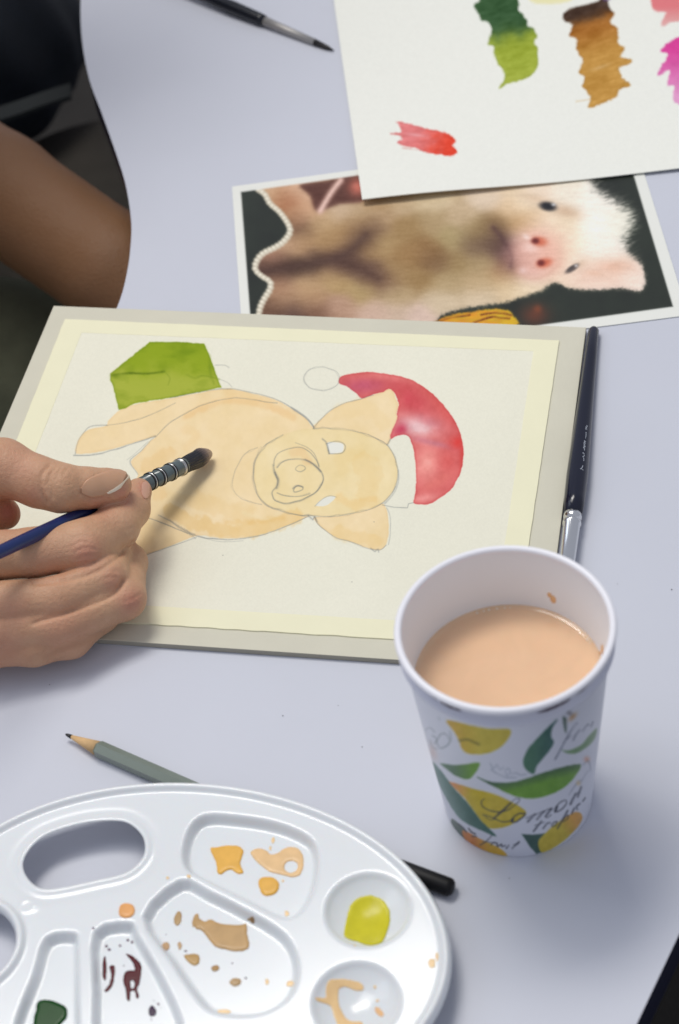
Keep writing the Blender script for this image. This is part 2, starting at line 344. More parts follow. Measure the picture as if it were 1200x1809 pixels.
    k.poly([(762, 580), (775, 566), (800, 555), (830, 551), (860, 546), (895, 547), (908, 558), (912, 575), (840, 590)], lambda x, y: np.stack([208+20*(fbm(x*.3, y*1.4, 5, 8)-.5)*2, 134+46*(fbm(x*.3, y*1.5, 5, 9)-.3)+(x-800)*.22, 24+20*fbm(x, y, 6, 3)], -1), soft=2, jit=2)
    for P in ([(775, 568), (800, 560), (830, 556)], [(838, 570), (870, 560), (900, 562)], [(850, 556), (880, 552), (903, 556)]): k.line(P, (120, 62, 14), 2.2, .8, wob=1)
    # string of pearls
    ch = spline([(457, 335), (468, 343), (477, 359), (492, 372), (504, 387), (512, 402), (511, 413), (500, 427), (485, 437), (465, 447), (454, 460), (451, 475), (462, 487), (477, 497), (477, 510), (467, 527), (460, 542), (457, 560), (455, 590)], False, 12)
    L = np.r_[0, np.cumsum(np.linalg.norm(np.diff(ch, axis=0), axis=1))]
    for t in np.arange(0, L[-1], 7.6):
        x, y = np.interp(t, L, ch[:, 0]), np.interp(t, L, ch[:, 1]); k.blob(x, y, 6.6, 5.4, 30, (208, 200, 180), 1, 4); k.blob(x-.6, y-.8, 2.4, 2, 0, (240, 234, 216), .8)
    m_ = 1/(1+np.exp(np.clip(psdf(X, Y, img)/.6, -30, 30))); c.C = c.C*(1-m_[..., None])+k.C*m_[..., None]
    m = image_mat('glossy_photo_print', c.linear(), rough=.30, bump=0.00001, bscale=300, spec=.35)
    o = sheet('photo_print', Q, z-.0009+.0002, .0005, m, (x0, y0, x1, y1), lambda x, y: 0*x)
    return tag(o, 'printed photograph of a pale piglet with a string of pearls and white border', 'photo print')
def sheet(name, Q, z, th, m, uvb, bend, nx=40, ny=30, parent=None):
    """thin sheet over quad Q (corners in order), with thickness and bend(s,t)"""
    Q = np.array([q[:2] for q in Q]); S, T = np.meshgrid(np.linspace(0, 1, nx+1), np.linspace(0, 1, ny+1), indexing='ij')
    P = ((1-S)*(1-T))[..., None]*Q[0]+(S*(1-T))[..., None]*Q[1]+(S*T)[..., None]*Q[2]+((1-S)*T)[..., None]*Q[3]
    Z = z+bend(S, T); top = np.concatenate([P, (Z+th)[..., None]], -1).reshape(-1, 3); bot = np.concatenate([P, Z[..., None]], -1).reshape(-1, 3)
    V = np.concatenate([top, bot]); n = (nx+1)*(ny+1); F = []; idx = lambda i, j: i*(ny+1)+j
    ar = np.cross(np.append(Q[1]-Q[0], 0), np.append(Q[3]-Q[0], 0))[2]
    for i in range(nx):
        for j in range(ny):
            f = (idx(i, j), idx(i+1, j), idx(i+1, j+1), idx(i, j+1)); F.append(f if ar > 0 else f[::-1]); f = tuple(n+q for q in f[::-1]); F.append(f if ar > 0 else f[::-1])
    B = [idx(i, 0) for i in range(nx)]+[idx(nx, j) for j in range(ny)]+[idx(i, ny) for i in range(nx, 0, -1)]+[idx(0, j) for j in range(ny, 0, -1)]
    for a, b in zip(B, B[1:]+B[:1]): f = (a, n+a, n+b, b); F.append(f if ar > 0 else f[::-1])
    x0, y0, x1, y1 = uvb; uv = np.stack([(V[:, 0]-x0)/(x1-x0), (V[:, 1]-y0)/(y1-y0)], 1)
    return mesh_obj(name, V, F, m, parent, False, uv)

# ------------------------------------------------------------------ colour test sheet
def swatch_sheet():
    z = .0022; A = at(641, 360, z)[:2]; up = at(590, 0, z)[:2]-A; up /= np.linalg.norm(up); ri = at(1200, 298, z)[:2]-A; ri /= np.linalg.norm(ri)
    Wd, Hd = .297, .36; Q = [A, A+ri*Wd, A+ri*Wd+up*Hd, A+up*Hd]
    x0, y0 = np.min(Q, 0); x1, y1 = np.max(Q, 0); w = 1500; h = int(w*(y1-y0)/(x1-x0)); X, Y, wx, wy = px_grid(x0, x1, y0, y1, w, h, z)
    c = Canvas(X, Y, (224, 225, 217)); c.C += (fbm(X, Y, 3, 2, 2)[..., None]-.5)*5
    mix = lambda a, b, t: np.asarray(a, float)*(1-t[..., None])+np.asarray(b, float)*t[..., None]
    sg = lambda v: 1/(1+np.exp(-np.clip(v, -30, 30)))
    g = [(838, 8), (848, 0), (850, -30), (905, -40), (915, 0), (917, 17), (930, 33), (933, 45), (943, 50), (949, 62), (944, 72), (949, 85), (950, 100), (950, 117), (938, 132), (917, 142), (895, 147), (882, 155), (890, 140), (889, 122), (880, 113), (873, 92), (872, 80), (861, 77), (867, 62), (869, 48), (862, 38), (850, 35), (843, 20)]
    def gc(x, y):
        t = sg((y-60+(x-900)*.22)/6+(fbm(x, y, 20, 4)-.5)*3); o = mix((52, 84, 50), (146, 160, 52), t); t2 = np.clip((y-90)/60, 0, 1)*.5; o = mix(o.mean() if 0 else (0, 0, 0), (0, 0, 0), t)*0+o*(1-t2[..., None])+np.array([166, 176, 76])*t2[..., None]
        return o+(fbm(x*.3, y+x*.25, 5, 6)[..., None]-.5)*30+(fbm(x, y, 20, 8)[..., None]-.5)*24+(fbm(x, y, 1.6, 9, 2)[..., None]-.5)*12
    c.poly(g, gc, soft=1.3, jit=2.6, jsc=6, seed=1, edge=.10, ecol=(60, 80, 20))
    b = [(996, 36), (1000, 18), (1030, 8), (1053, 2), (1068, -6), (1079, 15), (1087, 22), (1078, 37), (1090, 48), (1093, 62), (1091, 75), (1105, 84), (1096, 99), (1116, 103), (1113, 112), (1094, 119), (1099, 136), (1113, 149), (1094, 158), (1088, 171), (1063, 182), (1038, 190), (1044, 174), (1037, 160), (1029, 152), (1033, 134), (1023, 127), (1029, 105), (1019, 88), (1019, 66), (1006, 63), (1011, 42)]
    def bc(x, y):
        v = y+(x-1040)*.33; o = mix((66, 48, 38), (150, 92, 32), sg((v-33)/4+(fbm(x, y, 14, 4)-.5)*3)); o = mix((0, 0, 0), (0, 0, 0), v)*0+o*(1-sg((v-72)/12))[..., None]+np.array([184, 138, 66])*sg((v-72)/12)[..., None]
        gap = np.exp(-((y+(x-1060)*.33-118)/3.5)**2)*np.clip((x-1035)/25, 0, 1)*np.clip((1085-x)/20, 0, 1); o = o*(1-.5*gap[..., None])+np.array([208, 176, 128])*.5*gap[..., None]
        return o+(fbm(x*.3, y+x*.33, 5, 16)[..., None]-.5)*34+(fbm(x, y, 20, 18)[..., None]-.5)*20+(fbm(x, y, 1.6, 9, 2)[..., None]-.5)*12
    c.poly(b, bc, soft=1.3, jit=2.4, jsc=6, seed=4, edge=.10, ecol=(90, 50, 10)); c.line([(1018, 178), (1045, 174)], (200, 160, 100), 1.4, .5)
    c.poly([(1212, 60), (1188, 70), (1167, 90), (1180, 95), (1163, 130), (1182, 124), (1180, 148), (1192, 150), (1188, 172), (1200, 184), (1235, 200), (1290, 190), (1290, 40)], lambda x, y: mix((204, 62, 142), (214, 150, 190), np.clip((y-85)/85, 0, 1))+(fbm(x, y, 14, 5)[..., None]-.5)*20, soft=1.4, jit=3, jsc=7, seed=7)
    c.poly([(1150, -20), (1151, 8), (1158, 17), (1176, 22), (1169, 44), (1200, 36), (1290, 30), (1290, -60), (1160, -60)], lambda x, y: mix((212, 118, 122), (214, 168, 164), np.clip((y-10)/35, 0, 1)), soft=1.4, jit=3, jsc=7, seed=9)
    c.poly([(938, -10), (946, 4), (1000, 3), (1014, -12)], (220, 212, 150), soft=2, jit=2, alpha=.7); c.poly([(1064, -16), (1066, 0), (1078, -2), (1080, -16)], (90, 70, 110), soft=1.5, alpha=.8)
    r = [(703, 214), (716, 216), (729, 219), (750, 226), (773, 231), (791, 235), (805, 249), (800, 257), (807, 269), (801, 277), (779, 275), (750, 270), (736, 263), (718, 260), (702, 252), (712, 246), (704, 239), (692, 235), (708, 233), (706, 224)]
    c.poly(r, lambda x, y: mix((214, 122, 122), (216, 66, 44), sg((x-765+(y-245)*.3)/12+(fbm(x, y, 12, 3)-.5)*3))+(fbm(x*.4+y*.1, y, 5, 8)[..., None]-.5)*34, soft=1.1, jit=2.4, jsc=5, seed=12, edge=.1, ecol=(190, 60, 60))
    for P in ([(700, 215), (720, 219)], [(690, 236), (712, 238)], [(712, 262), (740, 266)]): c.line(P, (200, 120, 115), 1.2, .55)
    c.blob(735, 238, 16, 3.2, 8, (226, 170, 172), .6)
    m = image_mat('watercolour_test_paper', c.linear(), rough=.85, bump=.00006, bscale=700, spec=.15)
    bend = lambda s, t: .0030*np.exp(-(s/.35)**2)*np.exp(-(t/.10)**2)+.0012*np.sin(s*5+1)**2*np.exp(-(t/.15)**2)
    o = sheet('paper_sheet', Q, .0012, .0005, m, (x0, y0, x1, y1), bend, 70, 60)
    return tag(o, 'large white paper sheet with green, brown, pink and red watercolour test strokes', 'paper sheet')

# ------------------------------------------------------------------ drawing board with the taped pig painting
BT = .0034
def board():
    z = BT; q = lambda a: at(*a, z)[:2]
    qb = [(95, 540), (1036, 578), (958, 1183), (-146, 1108)]; Q = [q(p) for p in qb]
    root = empty('drawing_board', (*np.mean(Q, 0), 0))
    m_b = mat('grey_board', (200, 197, 180), rough=.8, bump=.00012, bscale=350, var=.06, vscale=35, spec=.2)
    m_bs = mat('board_core', alb_=(.36, .34, .28), rough=.9)
    pan = slab('panel', Q, .0002, BT, m_b, root, bevel=.0004); pan.data.materials.append(m_bs)
    for p in pan.data.polygons:
        if abs(p.normal.z) < .5: p.material_index = 1
    iT, iR, iB, iL = [(145, 589), (943, 622)], [(943, 622), (893, 957)], [(252, 1071), (690, 1097)], [(145, 589), (65, 795)]
    oT, oR, oB, oL = [(112, 565), (988, 603)], [(988, 603), (935, 960)], [(215, 1101), (695, 1130)], [(116, 564), (31, 777)]
    I = lambda a, b: isect(*[q(v) for v in a], *[q(v) for v in b])
    inn = [np.array(I(a, b)) for a, b in ((iL, iT), (iT, iR), (iR, iB), (iB, iL))]; out = [np.array(I(a, b)) for a, b in ((oL, oT), (oT, oR), (oR, oB), (oB, oL))]
    mid = [(a*.4+b*.6) for a, b in zip(inn, out)]
    P = np.array(mid); x0, y0 = P.min(0); x1, y1 = P.max(0); w = 1500; h = int(w*(y1-y0)/(x1-x0)); X, Y, wx, wy = px_grid(x0, x1, y0, y1, w, h, z+.0006)
    paint_pig = pig_canvas(X, Y)
    m = image_mat('watercolour_paper', paint_pig.linear(), rough=.85, bump=.00006, bscale=800, spec=.15)
    sheet('paper', mid, BT+.0002, .0004, m, (x0, y0, x1, y1), lambda s, t: 0*s, 4, 4, root)
    m_t = mat('masking_tape', (226, 223, 193), rough=.75, bump=.00006, bscale=600, var=.03, vscale=60, spec=.2)
    for k in range(4):
        a, b, c, d = inn[k], inn[(k+1) % 4], out[(k+1) % 4], out[k]
        ea = (b-a)/np.linalg.norm(b-a); ext = np.linalg.norm(c-d)
        n = 90; hh = BT+.00070+.00008*(k % 2)
        if k % 2 == 0:   # long strips run the whole width, over the short ones
            a, b = a+(d-a)@ea*ea, b+(c-b)@ea*ea
        S = np.linspace(0, 1, n); j1 = (fbm(S*200, S*0, 9, 40+k)-.5)*.0003; j2 = (fbm(S*200, S*0, 5, 50+k)-.5)*(.0009 if k == 2 else .0004)
        nn = np.array([-ea[1], ea[0]])
        p1 = [a+(b-a)*s+nn*v for s, v in zip(S, j1)]; p2 = [d+(c-d)*s+nn*v for s, v in zip(S, j2)]
        slab('masking_tape', p1+p2[::-1], BT+.00002 if k % 2 == 0 else BT+.00001, hh, m_t, root)
    return tag(root, 'drawing board with a taped down watercolour of a pig in a red hat', 'drawing board')
def pig_canvas(X, Y):
    c = Canvas(X, Y, (223, 221, 203)); c.C += (fbm(X, Y, 2.6, 2, 2)[..., None]-.5)*6; c.C += (fbm(X, Y, 120, 5, 3)[..., None]-.5)*5
    skin = lambda x, y: np.array([230, 208, 165.])+(fbm(x, y, 40, 61)[..., None]-.5)*np.array([10, 14, 26.])+(fbm(x, y, 9, 62)[..., None]-.5)*6
    P1 = [(135, 801), (138, 779), (150, 763), (165, 757), (188, 752), (192, 743), (202, 733), (213, 724), (240, 714), (275, 708), (317, 701), (391, 687), (415, 688), (442, 694), (487, 706), (520, 725), (542, 740), (554, 756), (600, 780), (600, 880), (548, 911), (517, 924), (470, 942), (432, 950), (390, 951), (350, 946), (300, 965), (257, 981), (235, 987), (205, 985), (200, 900), (238, 850), (244, 836), (231, 816), (250, 797), (264, 780), (274, 772), (240, 781), (200, 793), (170, 799)]
    P2 = [(554, 757), (600, 757), (640, 765), (665, 775), (684, 786), (697, 806), (703, 830), (700, 856), (690, 874), (675, 889), (645, 902), (600, 911), (560, 912), (520, 908), (485, 898), (462, 884), (451, 860), (449, 830), (455, 805), (472, 784), (500, 768), (530, 759)]
    P3 = [(554, 756), (566, 742), (585, 725), (610, 712), (637, 705), (660, 698), (677, 691), (688, 687), (695, 692), (700, 704), (704, 717), (701, 730), (703, 740), (697, 755), (690, 776), (684, 786), (662, 776), (640, 768), (600, 762)]
    P4 = [(556, 913), (562, 926), (575, 937), (595, 950), (620, 957), (645, 967), (662, 971), (673, 971), (682, 963), (687, 940), (686, 912), (681, 896), (673, 889), (640, 902), (600, 911)]
    for i, P in enumerate((P1, P3, P4)): c.poly(P, skin, soft=.8, jit=.9, jsc=8, edge=.16, ecol=(214, 170, 112), seed=60+i, k=3)
    c.poly(P2, lambda x, y: skin(x, y)+np.array([-2, 1, -3.]), soft=.8, jit=.6, edge=.10, ecol=(210, 175, 120), seed=70)
    # second washes
    def wash(P, w, col, al, seed=0):
        P = spline(P, False, 6); sl = c.box(P, w*2.5); x, y = X[sl], Y[sl]
        d = seg_d(x, y, P, False)+(fbm(x, y, 14, seed, 3)-.5)*w*1.3; a = al/(1+np.exp(np.clip((d-w)/1.4, -30, 30)))*(.5+.7*fbm(x, y, 22, seed+2)); c.lay(sl, col, np.clip(a*.75, 0, 1))
    wash([(330, 735), (370, 716), (410, 708), (450, 712), (490, 724), (520, 738)], 6, (222, 178, 116), .55, 1)
    wash([(400, 694), (440, 700), (480, 712)], 6, (224, 186, 126), .5, 2)
    wash([(300, 800), (270, 815), (262, 835), (280, 870)], 12, (222, 184, 122), .5, 3); wash([(330, 790), (345, 770), (330, 760)], 9, (224, 190, 134), .4, 4)
    wash([(300, 905), (350, 925), (400, 938), (440, 935), (490, 925), (520, 915)], 13, (220, 182, 112), .65, 5); wash([(340, 880), (400, 900), (440, 905)], 14, (222, 188, 126), .45, 6)
    wash([(400, 922), (450, 922), (500, 914)], 5, (216, 170, 92), .5, 7); wash([(250, 900), (260, 950), (240, 970)], 12, (222, 190, 132), .35, 8)
    wash([(640, 815), (660, 840), (650, 870)], 18, (222, 188, 122), .4, 9); wash([(600, 880), (630, 893), (660, 885)], 9, (224, 182, 110), .5, 10); wash([(600, 940), (640, 950), (665, 955)], 12, (222, 186, 116), .45, 11)
    wash([(520, 800), (535, 800), (545, 815)], 8, (222, 180, 128), .5, 12); wash([(600, 730), (640, 720), (680, 745)], 14, (224, 196, 138), .4, 13); wash([(640, 800), (600, 810), (610, 830)], 10, (222, 192, 126), .35, 15)
    wash([(290, 855), (320, 870), (345, 873)], 1.5, (226, 212, 178), .5, 16); wash([(430, 905), (470, 917), (495, 905)], 2.5, (228, 216, 178), .5, 17)
    # green parcel
    gp = [(195, 660), (230, 632), (265, 604), (310, 604), (361, 607), (369, 625), (380, 655), (391, 684), (355, 692), (317, 700), (275, 707), (240, 712), (222, 721), (210, 724), (205, 702), (199, 680), (195, 671)]
    def gcol(x, y):
        up = 1/(1+np.exp(np.clip((y-655+(fbm(x, y, 30, 5)-.5)*46)/7, -30, 30))); o = np.array([160, 170, 62.])*(1-up[..., None])+np.array([136, 156, 32.])*up[..., None]
        t = np.clip((fbm(x*.5, y, 18, 9, 4)-.5)*3.2, 0, 1); return o*(1-.35*t[..., None])+np.array([98, 124, 14.])*.35*t[..., None]
    c.poly(gp, gcol, soft=.8, jit=1.1, jsc=6, edge=.35, ecol=(104, 130, 18), seed=80, sp=False)
    c.line([(198, 663), (230, 659), (262, 660), (290, 656)], (90, 112, 20), 2.2, .7, 3); c.line([(290, 656), (300, 668), (297, 680)], (120, 140, 40), 1.2, .4, 5)
    c.blob(203, 664, 7, 5, 0, (90, 114, 14), .5); c.line([(370, 628), (372, 660), (378, 678)], (112, 134, 30), 2.5, .5, 6); c.line([(330, 662), (345, 668), (360, 664), (388, 670)], (112, 134, 30), 1.8, .4, 7); c.blob(330, 622, 24, 7, -10, (96, 124, 16), .4)
    # red hat
    hp = [(599, 671), (605, 664), (625, 660), (647, 657), (680, 660), (712, 666), (735, 675), (765, 696), (792, 726), (807, 750), (816, 775), (819, 802), (815, 832), (805, 852), (795, 867), (762, 889), (742, 891), (731, 888), (733, 876), (735, 860), (735, 830), (732, 800), (725, 777), (717, 768), (702, 770), (690, 776), (692, 762), (702, 740), (701, 730), (705, 716), (701, 702), (695, 691), (687, 687), (677, 692), (660, 697), (639, 704), (630, 695), (612, 682), (600, 678)]
    def hcol(x, y):
        o = np.ones(x.shape+(3,))*np.array([206, 100, 98.])
        def b(cx, cy, rx, ry, an, col, al):
            nonlocal o; a_, b_ = math.cos(math.radians(an)), math.sin(math.radians(an)); u = ((x-cx)*a_+(y-cy)*b_)/rx; v = (-(x-cx)*b_+(y-cy)*a_)/ry; w = (al*np.exp(-(u*u+v*v)*1.1)*(.6+.8*fbm(x, y, 16, 7)))[..., None]; w = np.clip(w, 0, 1); o = o*(1-w)+np.array(col, float)*w
        b(640, 682, 45, 14, -5, (188, 86, 104), .9); b(700, 668, 60, 8, 8, (222, 128, 122), .7); b(725, 705, 42, 22, 40, (200, 76, 84), .8); b(735, 755, 40, 20, 8, (226, 186, 186), 1.0); b(760, 745, 25, 10, 20, (200, 118, 126), .5)
        b(785, 725, 60, 9, 50, (204, 84, 80), .6); b(708, 760, 14, 12, -60, (186, 62, 84), .95); b(765, 783, 36, 6, 14, (186, 110, 124), .85); b(808, 782, 14, 12, 0, (206, 56, 52), .9); b(818, 810, 7, 40, 0, (208, 70, 66), .7)
        b(755, 820, 26, 36, 10, (236, 156, 146), .9); b(790, 815, 18, 20, 0, (210, 90, 86), .6); b(775, 850, 30, 10, -30, (216, 116, 106), .6); b(750, 880, 26, 8, -8, (232, 152, 146), .8)
        return o+(fbm(x, y, 12, 92)[..., None]-.5)*22
    c.poly(hp, hcol, soft=.7, jit=1.0, jsc=6, edge=.28, ecol=(190, 62, 64), seed=90, k=3)
    # eyes left white
    c.poly([(578, 783), (590, 781), (604, 783), (608, 790), (604, 799), (592, 801), (583, 801)], (222, 222, 212), soft=.6, jit=.5); c.poly([(558, 893), (568, 883), (580, 877), (593, 878), (583, 889), (572, 894)], (220, 220, 208), soft=.6, jit=.5)
    # pencil
    L = lambda P_, col, w=.8, alpha=.5, sd=0, wob=.5, *a: (c.line(P_, col, w*.9, alpha*.72, sd, wob, *a), c.line(P_, col, w*1.3, alpha*.36, sd+57, wob*1.9+.5, *a)); pc = (98, 102, 104)
    L(P2[:-1], pc, .9, .55, 1, 1.0); L([(462, 790), (450, 812), (446, 840), (452, 870), (470, 892), (505, 906), (540, 913)], pc, .8, .35, 31, 1.2); L(P3[:6], pc, .8, .4, 2); L([(556, 914), *P4[1:9]], pc, .8, .5, 3); L([(687, 962), (690, 940), (689, 912), (683, 897)], pc, .7, .35, 4)
    L([(300, 703), (391, 687), (442, 693), (487, 705), (520, 724), (542, 740), (552, 750), (555, 757)], pc, .9, .5, 5); L([(515, 720), (542, 738), (554, 754)], pc, 1.2, .55, 51)
    L([(188, 752), (240, 742), (275, 729), (310, 712)], pc, .8, .35, 6); L([(275, 772), (300, 747), (325, 732), (350, 719), (375, 710), (405, 704), (435, 704), (470, 710), (490, 712)], pc, .8, .4, 7)
    L([(133, 802), (138, 779), (150, 762), (160, 753), (189, 751)], pc, .9, .4, 8); L([(130, 805), (170, 803), (200, 795), (240, 782), (275, 770)], pc, 1., .5, 9); L([(275, 770), (262, 783), (248, 798), (230, 814), (244, 838)], pc, .8, .38, 10); L([(225, 812), (240, 800), (262, 780)], pc, .7, .25, 11)
    L([(262, 915), (290, 925), (320, 937), (347, 947), (390, 953), (432, 951), (470, 943), (517, 925), (545, 912)], pc, .9, .5, 12); L([(280, 910), (300, 920), (325, 936), (345, 944)], pc, 1.1, .4, 13); L([(257, 981), (300, 966), (347, 949)], pc, .8, .4, 14); L([(350, 948), (390, 957), (430, 955)], pc, .7, .25, 15)
    L([(455, 792), (440, 797), (430, 806), (418, 826), (411, 855), (416, 872), (432, 883), (463, 891)], pc, .9, .3, 16, 1.2)
    L([(484, 822), (485, 812), (492, 801), (510, 793), (530, 790), (545, 797), (557, 810), (564, 825)], pc, .9, .5, 17); L([(522, 782), (540, 789), (556, 803), (563, 822)], pc, .8, .42, 18)
    L([(490, 826), (500, 816), (515, 811), (535, 811), (552, 819), (565, 830), (571, 845), (566, 860), (555, 872), (540, 880), (520, 887), (502, 889), (487, 884), (482, 876), (482, 868), (489, 860), (491, 850), (488, 840), (485, 831), (484, 822)], pc, 1.1, .7, 19, .8)
    L([(486, 835), (492, 848), (489, 862)], pc, 2.2, .5, 20); L([(540, 812), (555, 821), (566, 832)], pc, 1.6, .5, 21); L([(490, 871), (505, 876), (530, 877), (548, 872)], pc, .9, .5, 22)
    L([(523, 827), (529, 822), (538, 824), (539, 829), (531, 833), (524, 831)], pc, .8, .45, 23, .3, True, True); L([(519, 866), (524, 859), (533, 859), (535, 864), (527, 868), (521, 869)], pc, .9, .7, 24, .3, True, True); L([(518, 863), (526, 858), (535, 860)], pc, 1.2, .6, 25)
    L([(570, 776), (577, 783), (582, 801)], pc, 1.4, .7, 26); L([(577, 784), (592, 780), (606, 783), (610, 790), (604, 800), (583, 802)], pc, .8, .5, 27); L([(556, 894), (569, 882), (582, 876), (594, 878)], pc, .7, .4, 28)
    L([(537, 669), (542, 657), (557, 649), (575, 649), (593, 655), (600, 667), (595, 680), (580, 688), (560, 689), (544, 682)], pc, .8, .42, 29, .8, True, True)
    L([(676, 892), (697, 896), (720, 897), (722, 890), (731, 888)], pc, .8, .5, 30, .3, False); L([(703, 830), (704, 850), (697, 870), (680, 890)], pc, 1.1, .35, 32); L([(684, 786), (690, 776)], pc, 1.2, .4, 33)
    L([(380, 645), (396, 645), (405, 650)], pc, .8, .3, 34); L([(388, 670), (402, 676), (410, 684)], pc, .8, .3, 35)
    L([(545, 911), (553, 918), (556, 913), (560, 921)], pc, 1.6, .5, 36, .3, False); L([(655, 969), (662, 974), (668, 970), (669, 975)], pc, 1.2, .5, 37, .3, False)
    for k in range(7): L([(300+k*5, 918+k*3), (316+k*5, 934+k*3)], pc, .7, .3, 40+k)
    for x, y in ((394, 981), (661, 922), (622, 1028)): c.blob(x, y, .8, .8, 0, (90, 86, 80), .7)
    return c
printed_photo(); swatch_sheet(); board()

# ------------------------------------------------------------------ paper cup
CX, CY, CR_, Cr_, CHt = .05860796, .51923424, .045, .03272183, .11503768
def cup():
    root = empty('paper_cup', (CX, CY, 0))
    m_in = mat('cup_paper_inside', (226, 228, 248), rough=.55, bump=.00002, bscale=900, spec=.3); m_lip = mat('cup_rim_paper', (226, 226, 232), rough=.35, spec=.5)
    seg = 128; R = lambda z: Cr_+(CR_-.0018-Cr_)*z/CHt
    # printed wall
    w, h = 1900, 640; zt = .1035; th = (np.arange(w)+.5)/w*2*PI; zz = (np.arange(h)+.5)/h*zt; T, Z = np.meshgrid(th, zz); RR = R(Z)
    vx, vy = CX, CY; ang = math.atan2(-CY, -CX)
    rel = (T-ang+PI) % (2*PI)-PI; front = np.abs(rel) < PI/2; Te = np.where(front, T, T+PI)
    P = np.stack([CX+RR*np.cos(Te), CY+RR*np.sin(Te), Z], -1)-CC; k = P@_fw; X = PW/2+FPX*(P@CR)/k; Y = PH/2-FPX*(P@CU)/k
    c = Canvas(X, Y, (205, 208, 219)); c.box = lambda P_, pad: np.s_[:]
    crop = {}
    def cbox(P_, pad):
        P_ = np.asarray(P_, float); x0, y0 = P_.min(0)-pad; x1, y1 = P_.max(0)+pad; kx = (X > x0) & (X < x1) & (Y > y0) & (Y < y1)
        r = np.where(kx.any(1))[0]; q = np.where(kx.any(0))[0]; return np.s_[r[0]:r[-1]+1, q[0]:q[-1]+1] if len(r) and len(q) else None
    c.box = cbox; mixc = lambda a, b, t: np.asarray(a, float)*(1-t[..., None])+np.asarray(b, float)*t[..., None]; cl = lambda v: np.clip(v, 0, 1)
    po = lambda P_, col, **kw: c.poly(P_, (lambda x, y: (col(x, y) if callable(col) else np.ones(x.shape+(3,))*np.asarray(col, float))+(fbm(x, y, 9, 5)[..., None]-.5)*22), soft=1.0, jit=.6, k=4, **kw)
    po([(790, 1273), (833, 1282), (867, 1288), (902, 1290), (893, 1313), (867, 1330), (833, 1333), (817, 1325), (810, 1307), (800, 1290)], lambda x, y: mixc((196, 158, 42), (192, 174, 58), cl((x-800)/50)))
    c.line([(812, 1309), (825, 1307), (838, 1312), (846, 1316)], (116, 104, 20), 2.2, .8)
    po([(983, 1272), (966, 1287), (949, 1305), (934, 1322), (925, 1340), (925, 1352), (931, 1362), (943, 1368), (948, 1355), (960, 1340), (972, 1325), (979, 1311), (974, 1302), (976, 1287), (984, 1275)], lambda x, y: mixc((62, 108, 84), (50, 92, 88), cl((x-940)/40)))
    po([(993, 1325), (1005, 1326), (1027, 1316), (1042, 1299), (1055, 1287), (1050, 1307), (1035, 1322), (1017, 1332), (1002, 1331)], (112, 146, 104)); po([(994, 1268), (998, 1292), (1001, 1293), (1001, 1270)], (84, 104, 96))
    po([(843, 1373), (865, 1381), (887, 1383), (917, 1380), (967, 1363), (1010, 1352), (1027, 1353), (1010, 1380), (983, 1400), (947, 1411), (913, 1408), (880, 1394), (857, 1382)], lambda x, y: mixc((58, 92, 64), (104, 152, 46), cl((y-(1395-(x-880)*.26)+12)/22)))
    po([(778, 1349), (800, 1352), (820, 1351), (847, 1348), (842, 1363), (828, 1377), (807, 1372), (790, 1360)], lambda x, y: mixc((74, 110, 82), (104, 148, 60), cl((x-800)/35)))
    po([(793, 1381), (833, 1393), (873, 1403), (913, 1422), (930, 1437), (913, 1452), (887, 1463), (863, 1463), (847, 1447), (823, 1413), (805, 1395)], lambda x, y: mixc((206, 130, 64), (194, 172, 44), cl((x-800+(y-1390)*.3)/36)))
    po([(762, 1346), (780, 1363), (800, 1390), (827, 1420), (850, 1450), (877, 1478), (843, 1464), (817, 1450), (800, 1430), (778, 1390)], lambda x, y: mixc((84, 122, 114), (50, 98, 88), cl((x-790-(y-1400)*.6+12)/26)))
    po([(798, 1447), (810, 1455), (824, 1470), (826, 1492), (812, 1482), (800, 1466)], (74, 92, 84)); po([(818, 1467), (850, 1483), (880, 1497), (896, 1512), (867, 1508), (840, 1498), (823, 1487)], lambda x, y: mixc((196, 118, 48), (204, 162, 44), cl((x-835)/30)))
    po([(922, 1474), (940, 1475), (963, 1473), (970, 1480), (960, 1505), (948, 1509), (937, 1497), (929, 1485)], (58, 88, 80), sp=False)
    po([(951, 1494), (953, 1484), (964, 1472), (980, 1457), (1000, 1444), (1016, 1435), (1026, 1437), (1029, 1446), (1024, 1457), (1015, 1468), (1001, 1482), (985, 1494), (969, 1503), (957, 1506)], lambda x, y: mixc((196, 176, 60), (206, 152, 64), cl((x-990-(y-1460)*.7)/32)))
    # lettering
    ink = (44, 48, 62); S = lambda P_, w_=1.4, a_=.95, col=ink: c.line(P_, col, w_*.8, a_, wob=0)
    S([(856, 1412), (851, 1416), (852, 1424), (862, 1431), (880, 1435), (896, 1432), (908, 1424), (917, 1416), (918, 1411), (909, 1413), (900, 1422)], 1.3); S([(902, 1420), (888, 1433), (873, 1446)], 2.4); S([(854, 1440), (862, 1442), (873, 1446), (887, 1452), (901, 1451), (906, 1447)], 1.4); S([(858, 1444), (868, 1449), (876, 1447)], 1.1)
    S([(926, 1438), (917, 1438), (908, 1444), (905, 1451), (911, 1453), (920, 1447), (928, 1440), (927, 1437)], 1.7); S([(906, 1448), (905, 1452)], 3)
    for a, b in (((933, 1452), (946, 1439)), ((949, 1448), (961, 1434)), ((964, 1443), (975, 1429))): S([a, ((a[0]+b[0])/2-.5, (a[1]+b[1])/2), b], 2.3)
    S([(930, 1446), (946, 1438)], 1); S([(946, 1440), (954, 1436), (961, 1434)], 1); S([(961, 1435), (968, 1430), (975, 1429)], 1); S([(964, 1443), (967, 1445), (974, 1440)], 1.1)
    S([(981, 1434), (983, 1426), (990, 1418), (999, 1414), (1001, 1419), (995, 1428), (986, 1434), (981, 1434)], 1.3); S([(981, 1434), (984, 1426)], 2.6)
